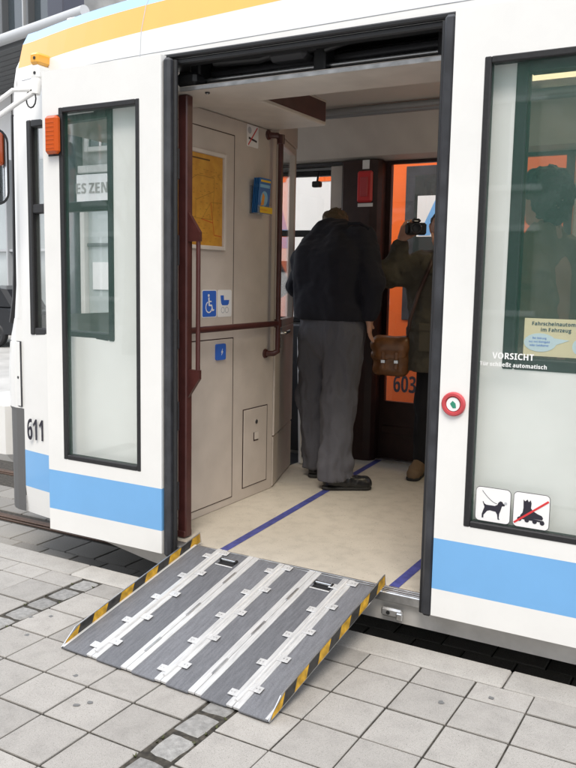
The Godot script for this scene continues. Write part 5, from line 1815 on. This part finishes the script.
func make_man() -> void:
	var fy := FLOOR_Y
	var at := Vector3(-0.58, fy, -1.6)
	var ankR := Vector3(-0.475, 0.30, -1.465)
	var ankL := Vector3(-0.735, 0.30, -1.715)
	var kneeR := Vector3(-0.50, 0.76, -1.56)
	var kneeL := Vector3(-0.745, 0.76, -1.68)
	var hipR := Vector3(-0.49, 1.18, -1.61)
	var hipL := Vector3(-0.71, 1.18, -1.66)
	var pel := Vector3(-0.60, 1.24, -1.635)
	var chest := Vector3(-0.64, 1.62, -1.68)
	var neck := Vector3(-0.68, 1.855, -1.79)
	var hc := Vector3(-0.745, 1.905, -1.91)
	var shR := Vector3(-0.405, 1.83, -1.69)
	var shL := Vector3(-0.845, 1.78, -1.76)
	var elR := Vector3(-0.295, 1.53, -1.60)
	var wrR := Vector3(-0.325, 1.315, -1.62)
	var elL := Vector3(-0.95, 1.50, -1.80)
	var wrL := Vector3(-0.87, 1.36, -2.02)
	# body
	var mb := MB.new()
	mb.off = at
	var fl := Field.new(Vector3(-1.1, fy + 0.02, -2.2), Vector3(-0.1, 1.95, -1.3), 0.016)
	for k in [[hipR, kneeR, 0.075, 0.05], [kneeR, ankR, 0.05, 0.04], [hipL, kneeL, 0.075, 0.05], [kneeL, ankL, 0.05, 0.04], [hipR, hipL, 0.09, 0.09], [pel, chest, 0.12, 0.13], [chest, neck, 0.12, 0.06], [shR, elR, 0.045, 0.036], [elR, wrR, 0.036, 0.027], [shL, elL, 0.045, 0.036], [elL, wrL, 0.036, 0.027], [chest + Vector3(0, 0.12, 0), shR, 0.07, 0.05], [chest + Vector3(0, 0.12, 0), shL, 0.07, 0.05], [neck, hc - Vector3(0, 0.05, 0), 0.06, 0.055]]:
		fl.cap(k[0], k[1], k[2], k[3], 0.03)
	fl.mesh_to(mb, M.skin)
	var fwd := Vector3(-0.35, -0.85, -0.65)
	var up := Vector3(-0.02, 0.75, -0.65)
	head(mb, hc, fwd, up, M.skin)
	hand(mb, wrR, Vector3(0.0, -1, -0.1), Vector3(-0.3, 0, -1), 0.35, M.skin)
	hand(mb, wrL, Vector3(0.3, -0.5, -0.9), Vector3(0.9, 0.2, 0.2), 0.4, M.skin)
	var p := solo("person", "man with back turned, navy jacket and grey trousers, head bowed inside the tram", "person", mb, at)
	mb = MB.new(); mb.off = at
	hair_shell(mb, hc, fwd, up, M.hair_fair, 0.004, 0.004, 4)
	add_piece("hair", mb, p)
	# trousers
	mb = MB.new(); mb.off = at
	fl = Field.new(Vector3(-0.98, fy + 0.03, -1.95), Vector3(-0.2, 1.42, -1.3), 0.0115)
	fl.cap(hipR + Vector3(0.0, 0.02, 0), kneeR, 0.142, 0.112, 0.05)
	fl.cap(kneeR, ankR + Vector3(0, -0.02, 0), 0.112, 0.096, 0.05)
	fl.cap(hipL + Vector3(0.0, 0.02, 0), kneeL, 0.140, 0.110, 0.05)
	fl.cap(kneeL, ankL + Vector3(0, -0.02, 0), 0.110, 0.092, 0.05)
	fl.cap(hipR + Vector3(-0.02, 0.12, 0), hipL + Vector3(0.02, 0.12, 0), 0.135, 0.135, 0.06)
	fl.cap(hipR + Vector3(-0.03, -0.02, 0.04), hipL + Vector3(0.03, -0.02, 0.04), 0.11, 0.11, 0.05)
	# folds over the shoes and behind the knees
	fl.cap(ankR + Vector3(-0.05, 0.045, 0.05), ankR + Vector3(0.07, 0.065, -0.03), 0.045, 0.05, 0.03)
	fl.cap(ankR + Vector3(-0.06, -0.01, 0.02), ankR + Vector3(0.06, -0.02, -0.04), 0.052, 0.05, 0.03)
	fl.cap(kneeR + Vector3(-0.05, 0.02, 0.06), kneeR + Vector3(0.06, -0.03, 0.05), 0.03, 0.034, 0.03)
	fl.wrinkle(cloth_noise(11, 9.0), 0.020, Vector3(1.0, 0.35, 1.0))
	fl.wrinkle(cloth_noise(12, 14.0), 0.009, Vector3(0.9, 0.55, 0.9))
	fl.cut(Vector3.DOWN, -(fy + 0.06))
	fl.cut(Vector3.UP, 1.345)
	fl.mesh_to(mb, M.trouser_grey)
	add_piece("trousers", mb, p)
	# jacket
	mb = MB.new(); mb.off = at
	fl = Field.new(Vector3(-1.12, 1.22, -2.2), Vector3(-0.15, 2.02, -1.36), 0.0115)
	fl.cap(Vector3(-0.515, 1.35, -1.625), Vector3(-0.545, 1.66, -1.665), 0.178, 0.175, 0.08)
	fl.cap(Vector3(-0.71, 1.35, -1.66), Vector3(-0.73, 1.66, -1.70), 0.178, 0.178, 0.08)
	fl.cap(Vector3(-0.535, 1.66, -1.665), Vector3(-0.59, 1.81, -1.735), 0.175, 0.12, 0.08)
	fl.cap(Vector3(-0.735, 1.66, -1.70), Vector3(-0.73, 1.80, -1.765), 0.175, 0.12, 0.08)
	fl.cap(Vector3(-0.62, 1.84, -1.76), Vector3(-0.72, 1.835, -1.78), 0.105, 0.105, 0.05)
	fl.cap(neck + Vector3(0.03, 0.02, 0.0), neck + Vector3(-0.03, 0.02, 0.0), 0.088, 0.088, 0.03)
	fl.cap(shR + Vector3(-0.03, -0.01, 0), elR, 0.100, 0.080, 0.02)
	fl.cap(elR, wrR + Vector3(0, 0.035, 0), 0.078, 0.060, 0.012)
	fl.cap(shL + Vector3(0.03, -0.01, 0), elL, 0.102, 0.082, 0.02)
	fl.cap(elL, wrL + Vector3(0, 0.02, 0.03), 0.078, 0.056, 0.03)
	fl.wrinkle(cloth_noise(21, 7.0), 0.013, Vector3(1.0, 0.6, 1.0))
	fl.wrinkle(cloth_noise(22, 16.0), 0.004, Vector3(0.6, 1.2, 0.6))
	fl.cut(Vector3.DOWN, -1.29)
	fl.mesh_to(mb, M.navy)
	# epaulette strip and collar roll
	mb.tube(M.navy, [shR + Vector3(-0.10, 0.085, 0.05), shR + Vector3(-0.02, 0.088, 0.045), shR + Vector3(0.045, 0.05, 0.035)], 0.011, 8)
	mb.tube(M.navy, [neck + Vector3(0.085, 0.03, -0.03), neck + Vector3(0.07, 0.05, 0.055), neck + Vector3(0.0, 0.055, 0.085), neck + Vector3(-0.07, 0.045, 0.06), neck + Vector3(-0.09, 0.02, -0.02)], 0.014, 8)
	add_piece("jacket", mb, p)
	mb = MB.new(); mb.off = at
	shoe(mb, Vector3(-0.535, fy + 0.003, -1.415), Vector3(-0.262, fy + 0.003, -1.60), M.shoe_black, fy)
	add_piece("shoe", mb, p)
	mb = MB.new(); mb.off = at
	shoe(mb, Vector3(-0.725, fy + 0.003, -1.64), Vector3(-0.80, fy + 0.003, -1.95), M.shoe_black, fy)
	add_piece("shoe", mb, p)

func add_piece(called: String, mb: MB, p: Node3D) -> void:
	var o := MeshInstance3D.new()
	o.name = called
	o.mesh = mb.done()
	p.add_child(o, true)

func make_photographer() -> void:
	var fy := FLOOR_Y
	var at := Vector3(0.0, fy, -2.2)
	var f := Vector3(0.33, 0, 0.94)
	var r := Vector3(-0.94, 0, 0.33)          # his right, our left
	var B := func(a: float, y: float, b: float): return at + r * a + Vector3(0, y, 0) + f * b
	var ankR: Vector3 = B.call(0.13, 0.10, -0.01)
	var ankL: Vector3 = B.call(-0.13, 0.10, -0.02)
	var kneeR: Vector3 = B.call(0.12, 0.50, 0.01)
	var kneeL: Vector3 = B.call(-0.12, 0.50, 0.01)
	var hipR: Vector3 = B.call(0.10, 0.92, -0.02)
	var hipL: Vector3 = B.call(-0.10, 0.92, -0.02)
	var chest: Vector3 = B.call(0.0, 1.33, -0.02)
	var neck: Vector3 = B.call(0.0, 1.54, -0.02)
	var hc: Vector3 = B.call(0.055, 1.715, 0.02)
	var shR: Vector3 = B.call(0.20, 1.46, -0.02)
	var shL: Vector3 = B.call(-0.20, 1.46, -0.02)
	var elR := Vector3(-0.375, 1.60, -2.06)
	var wrR := Vector3(-0.285, 1.825, -2.02)
	var elL: Vector3 = B.call(-0.26, 1.30, 0.18)
	var wrL: Vector3 = B.call(0.06, 1.55, 0.26)
	var mb := MB.new()
	mb.off = at
	var fl := Field.new(at + Vector3(-0.55, 0.03, -0.4), at + Vector3(0.5, 1.75, 0.5), 0.016)
	for k in [[hipR, kneeR, 0.07, 0.05], [kneeR, ankR, 0.05, 0.038], [hipL, kneeL, 0.07, 0.05], [kneeL, ankL, 0.05, 0.038], [hipR, hipL, 0.09, 0.09], [hipR.lerp(hipL, 0.5), chest, 0.12, 0.13], [chest, neck, 0.12, 0.06], [shR, elR, 0.045, 0.036], [elR, wrR, 0.036, 0.027], [shL, elL, 0.045, 0.036], [elL, wrL, 0.036, 0.027], [chest + Vector3(0, 0.1, 0), shR, 0.07, 0.05], [chest + Vector3(0, 0.1, 0), shL, 0.07, 0.05], [neck, hc - Vector3(0, 0.06, 0), 0.06, 0.055]]:
		fl.cap(k[0], k[1], k[2], k[3], 0.03)
	fl.mesh_to(mb, M.skin)
	head(mb, hc, f, Vector3.UP, M.skin)
	hand(mb, wrR, Vector3(0.35, 0.75, 0.15), Vector3(0.55, -0.3, 0.1), 0.75, M.skin)
	hand(mb, wrL, Vector3(-0.25, 0.9, 0.1), Vector3(0.9, 0.2, -0.2), 0.6, M.skin)
	var p := solo("person", "photographer in olive parka raising a black camera, half hidden by right door edge", "person", mb, at)
	mb = MB.new(); mb.off = at
	hair_shell(mb, hc, f, Vector3.UP, M.hair_dark, -0.002, 0.0, 9)
	add_piece("hair", mb, p)
	mb = MB.new(); mb.off = at
	fl = Field.new(at + Vector3(-0.35, 0.04, -0.3), at + Vector3(0.35, 1.1, 0.3), 0.013)
	fl.cap(hipR, kneeR, 0.105, 0.078, 0.03)
	fl.cap(kneeR, ankR, 0.078, 0.066, 0.03)
	fl.cap(hipL, kneeL, 0.105, 0.078, 0.03)
	fl.cap(kneeL, ankL, 0.078, 0.066, 0.03)
	fl.cap(hipR, hipL, 0.11, 0.11, 0.03)
	fl.wrinkle(cloth_noise(31, 10.0), 0.014, Vector3(1, 0.4, 1))
	fl.cut(Vector3.DOWN, -(fy + 0.085))
	fl.mesh_to(mb, M.trouser_black)
	add_piece("trousers", mb, p)
	mb = MB.new(); mb.off = at
	fl = Field.new(at + Vector3(-0.62, 0.66, -0.4), at + Vector3(0.5, 1.8, 0.48), 0.0125)
	for s in [-1.0, 1.0]:
		fl.cap(B.call(0.11 * s, 0.78, 0.0), B.call(0.11 * s, 1.32, -0.01), 0.165, 0.155, 0.07)
		fl.cap(B.call(0.11 * s, 1.32, -0.01), B.call(0.09 * s, 1.47, -0.02), 0.15, 0.10, 0.07)
	fl.cap(neck + Vector3(0, 0.0, 0), neck + Vector3(0, 0.06, 0), 0.085, 0.08, 0.04)
	fl.cap(shR, elR, 0.105, 0.095, 0.05)
	fl.cap(elR, wrR + Vector3(-0.01, -0.05, 0), 0.092, 0.058, 0.03)
	fl.cap(shL, elL, 0.10, 0.085, 0.05)
	fl.cap(elL, wrL - Vector3(0, 0.05, 0), 0.085, 0.055, 0.03)
	fl.wrinkle(cloth_noise(41, 8.0), 0.022, Vector3(1, 0.7, 1))
	fl.wrinkle(cloth_noise(42, 18.0), 0.008)
	fl.cut(Vector3.DOWN, -(fy + 0.745))
	fl.mesh_to(mb, M.parka)
	# patch pocket and flap
	var pk := Transform3D(Basis(-r, Vector3.UP, f), B.call(0.12, 0.98, 0.172))
	mb.box(M.parka, Vector3(-0.07, -0.09, -0.03), Vector3(0.07, 0.06, 0.012), 0.008, pk)
	mb.box(M.parka, Vector3(-0.075, 0.045, -0.03), Vector3(0.075, 0.10, 0.02), 0.008, pk)
	add_piece("parka", mb, p)
	mb = MB.new(); mb.off = at
	fl = Field.new(neck - Vector3(0.16, 0.1, 0.16), neck + Vector3(0.16, 0.16, 0.16), 0.01)
	for k in 10:
		var a := TAU * k / 10.0
		var b := TAU * (k + 1) / 10.0
		fl.cap(neck + Vector3(cos(a) * 0.075, 0.055 + 0.02 * sin(a * 2), sin(a) * 0.075), neck + Vector3(cos(b) * 0.075, 0.055 + 0.02 * sin(b * 2), sin(b) * 0.075), 0.035, 0.035, 0.02)
	fl.wrinkle(cloth_noise(43, 14.0), 0.014)
	fl.mesh_to(mb, M.scarf)
	add_piece("scarf", mb, p)
	for s in [-1.0, 1.0]:
		mb = MB.new(); mb.off = at
		var h: Vector3 = B.call(0.13 * s, 0.003, -0.075)
		shoe(mb, h, h + (f + r * 0.25 * s).normalized() * 0.29, M.shoe_tan, fy)
		add_piece("shoe", mb, p)
	# camera held to the eye
	var ca := Vector3(-0.175, 1.86, -2.00)
	var t := thing("photo_camera", "black camera held to the photographer's face", "camera", ca)
	var cf := Transform3D(Basis(-r, Vector3.UP, f), ca + Vector3(0, 0.045, 0))
	mb = MB.new()
	mb.box(M.camera_black, Vector3(-0.068, -0.045, -0.02), Vector3(0.068, 0.035, 0.02), 0.012, cf)
	mb.box(M.camera_black, Vector3(-0.03, 0.034, -0.02), Vector3(0.03, 0.062, 0.025), 0.012, cf)
	mb.box(M.camera_black, Vector3(-0.072, -0.045, -0.015), Vector3(-0.04, 0.028, 0.035), 0.012, cf)
	part("camera_body", mb, t)
	mb = MB.new()
	mb.lathe(M.camera_black, [Vector2(0.0, 0.072), Vector2(0.024, 0.07), Vector2(0.027, 0.085), Vector2(0.033, 0.085), Vector2(0.034, 0.05), Vector2(0.032, 0.0)], 24, cf * Transform3D(Basis(Vector3.RIGHT, PI / 2), Vector3(0.005, -0.005, 0.02)))
	mb.lathe(M.steel, [Vector2(0.034, 0.03), Vector2(0.0355, 0.028), Vector2(0.034, 0.026)], 24, cf * Transform3D(Basis(Vector3.RIGHT, PI / 2), Vector3(0.005, -0.005, 0.02)))
	part("lens", mb, t)
	mb = MB.new()
	mb.box(M.sticker_white, Vector3(-0.012, 0.042, 0.0255), Vector3(0.012, 0.048, 0.0262), 0, cf)
	mb.lathe(M.steel, [Vector2(0, 0.008), Vector2(0.008, 0.008), Vector2(0.009, 0.0)], 14, cf * Transform3D(Basis(), Vector3(-0.052, 0.0345, 0.0)))
	part("shutter_button", mb, t)
	# shoulder bag
	var bt := Vector3(-0.345, 0.90, -2.06)
	t = thing("shoulder_bag", "brown leather shoulder bag hanging at the photographer's hip", "bag", bt)
	var bf := Transform3D(Basis(Vector3.UP, 0.25), bt)
	mb = MB.new()
	fl = Field.new(bt + Vector3(-0.2, -0.03, -0.14), bt + Vector3(0.2, 0.36, 0.14), 0.009)
	var q := func(x, y, z): return bf * Vector3(x, y, z)
	fl.cap(q.call(-0.075, 0.05, 0), q.call(0.075, 0.05, 0), 0.055, 0.055, 0.03)
	fl.cap(q.call(-0.085, 0.14, 0), q.call(0.085, 0.14, 0), 0.062, 0.062, 0.05)
	fl.cap(q.call(-0.07, 0.22, -0.005), q.call(0.065, 0.22, -0.005), 0.05, 0.05, 0.05)
	fl.wrinkle(cloth_noise(51, 7.0), 0.012)
	fl.mesh_to(mb, M.leather)
	part("pouch", mb, t)
	mb = MB.new()
	fl = Field.new(bt + Vector3(-0.2, 0.06, -0.14), bt + Vector3(0.2, 0.36, 0.16), 0.009)
	fl.cap(q.call(-0.09, 0.215, 0.01), q.call(0.085, 0.215, 0.01), 0.063, 0.063, 0.03)
	fl.cap(q.call(-0.08, 0.14, 0.03), q.call(0.075, 0.14, 0.03), 0.05, 0.05, 0.03)
	fl.cut(Vector3(0, -1, -0.4).normalized(), Vector3(0, -1, -0.4).normalized().dot(bf * Vector3(0, 0.12, 0.06)))
	fl.wrinkle(cloth_noise(52, 7.0), 0.008)
	fl.mesh_to(mb, M.leather)
	part("flap", mb, t)
	for x in [-0.045, 0.045]:
		mb = MB.new()
		mb.box(M.leather, Vector3(x - 0.012, 0.05, 0.072), Vector3(x + 0.012, 0.17, 0.085), 0.003, bf)
		mb.box(M.steel, Vector3(x - 0.016, 0.09, 0.0855), Vector3(x + 0.016, 0.115, 0.092), 0.003, bf)
		part("buckle", mb, t)
	mb = MB.new()
	mb.tube(M.strap, [bf * Vector3(0.10, 0.18, 0.0), bf * Vector3(0.115, 0.30, 0.02), B.call(0.25, 1.10, 0.20), B.call(0.20, 1.28, 0.17), B.call(0.13, 1.46, 0.12), B.call(0.09, 1.58, 0.02), B.call(0.05, 1.56, -0.10)], 0.013, 8)
	part("strap", mb, t)

func make_passenger() -> void:
	var fy := FLOOR_Y
	var at := Vector3(0.98, fy, -0.62)
	var f := Vector3(-0.85, 0, -0.5).normalized()
	var r := f.cross(Vector3.UP)
	var B := func(a: float, y: float, b: float): return at + r * a + Vector3(0, y, 0) + f * b
	var mb := MB.new()
	mb.off = at
	var hc: Vector3 = B.call(0, 1.74, 0.03)
	var fl := Field.new(at + Vector3(-0.4, 0.03, -0.4), at + Vector3(0.4, 1.75, 0.4), 0.02)
	for s in [-1.0, 1.0]:
		fl.cap(B.call(0.1 * s, 0.92, 0), B.call(0.1 * s, 0.5, 0.01), 0.07, 0.05, 0.03)
		fl.cap(B.call(0.1 * s, 0.5, 0.01), B.call(0.1 * s, 0.08, 0), 0.05, 0.04, 0.03)
		fl.cap(B.call(0.19 * s, 1.48, 0), B.call(0.25 * s, 1.2, 0), 0.045, 0.04, 0.03)
		fl.cap(B.call(0.25 * s, 1.2, 0), B.call(0.22 * s, 1.1, 0.22), 0.04, 0.03, 0.03)
	fl.cap(B.call(0, 0.95, 0), B.call(0, 1.4, 0), 0.13, 0.13, 0.03)
	fl.cap(B.call(0, 1.4, 0), B.call(0, 1.62, 0), 0.1, 0.055, 0.03)
	fl.mesh_to(mb, M.skin)
	head(mb, hc, f, Vector3.UP, M.skin)
	for s in [-1.0, 1.0]: hand(mb, B.call(0.22 * s, 1.1, 0.22), f + Vector3(0, -0.4, 0), -r * s, 0.4, M.skin)
	var p := solo("person", "passenger with dark curly hair and tan jacket behind the right window", "person", mb, at)
	mb = MB.new(); mb.off = at
	hair_shell(mb, hc, f, Vector3.UP, M.hair_dark, 0.020, 0.006, 17)
	add_piece("hair", mb, p)
	mb = MB.new(); mb.off = at
	fl = Field.new(at + Vector3(-0.45, 0.8, -0.45), at + Vector3(0.45, 1.75, 0.45), 0.016)
	for s in [-1.0, 1.0]:
		fl.cap(B.call(0.09 * s, 0.92, 0), B.call(0.09 * s, 1.4, 0), 0.14, 0.13, 0.05)
		fl.cap(B.call(0.19 * s, 1.48, 0), B.call(0.25 * s, 1.2, 0), 0.085, 0.07, 0.04)
		fl.cap(B.call(0.25 * s, 1.2, 0), B.call(0.225 * s, 1.1, 0.18), 0.07, 0.05, 0.03)
	fl.cap(B.call(-0.1, 1.49, 0), B.call(0.1, 1.49, 0), 0.09, 0.09, 0.05)
	fl.cap(B.call(0, 1.52, 0), B.call(0, 1.58, 0), 0.085, 0.08, 0.03)
	fl.wrinkle(cloth_noise(61, 8.0), 0.02)
	fl.mesh_to(mb, M.tan_cloth)
	add_piece("jacket", mb, p)
	mb = MB.new(); mb.off = at
	fl = Field.new(at + Vector3(-0.35, 0.03, -0.35), at + Vector3(0.35, 1.0, 0.35), 0.02)
	for s in [-1.0, 1.0]:
		fl.cap(B.call(0.1 * s, 0.9, 0), B.call(0.1 * s, 0.5, 0.01), 0.1, 0.075, 0.03)
		fl.cap(B.call(0.1 * s, 0.5, 0.01), B.call(0.1 * s, 0.1, 0), 0.075, 0.065, 0.03)
	fl.cut(Vector3.DOWN, -(fy + 0.07))
	fl.mesh_to(mb, M.trouser_black)
	add_piece("trousers", mb, p)
	for s in [-1.0, 1.0]:
		mb = MB.new(); mb.off = at
		var h: Vector3 = B.call(0.1 * s, 0.003, -0.07)
		shoe(mb, h, h + f * 0.28, M.shoe_black, fy)
		add_piece("shoe", mb, p)
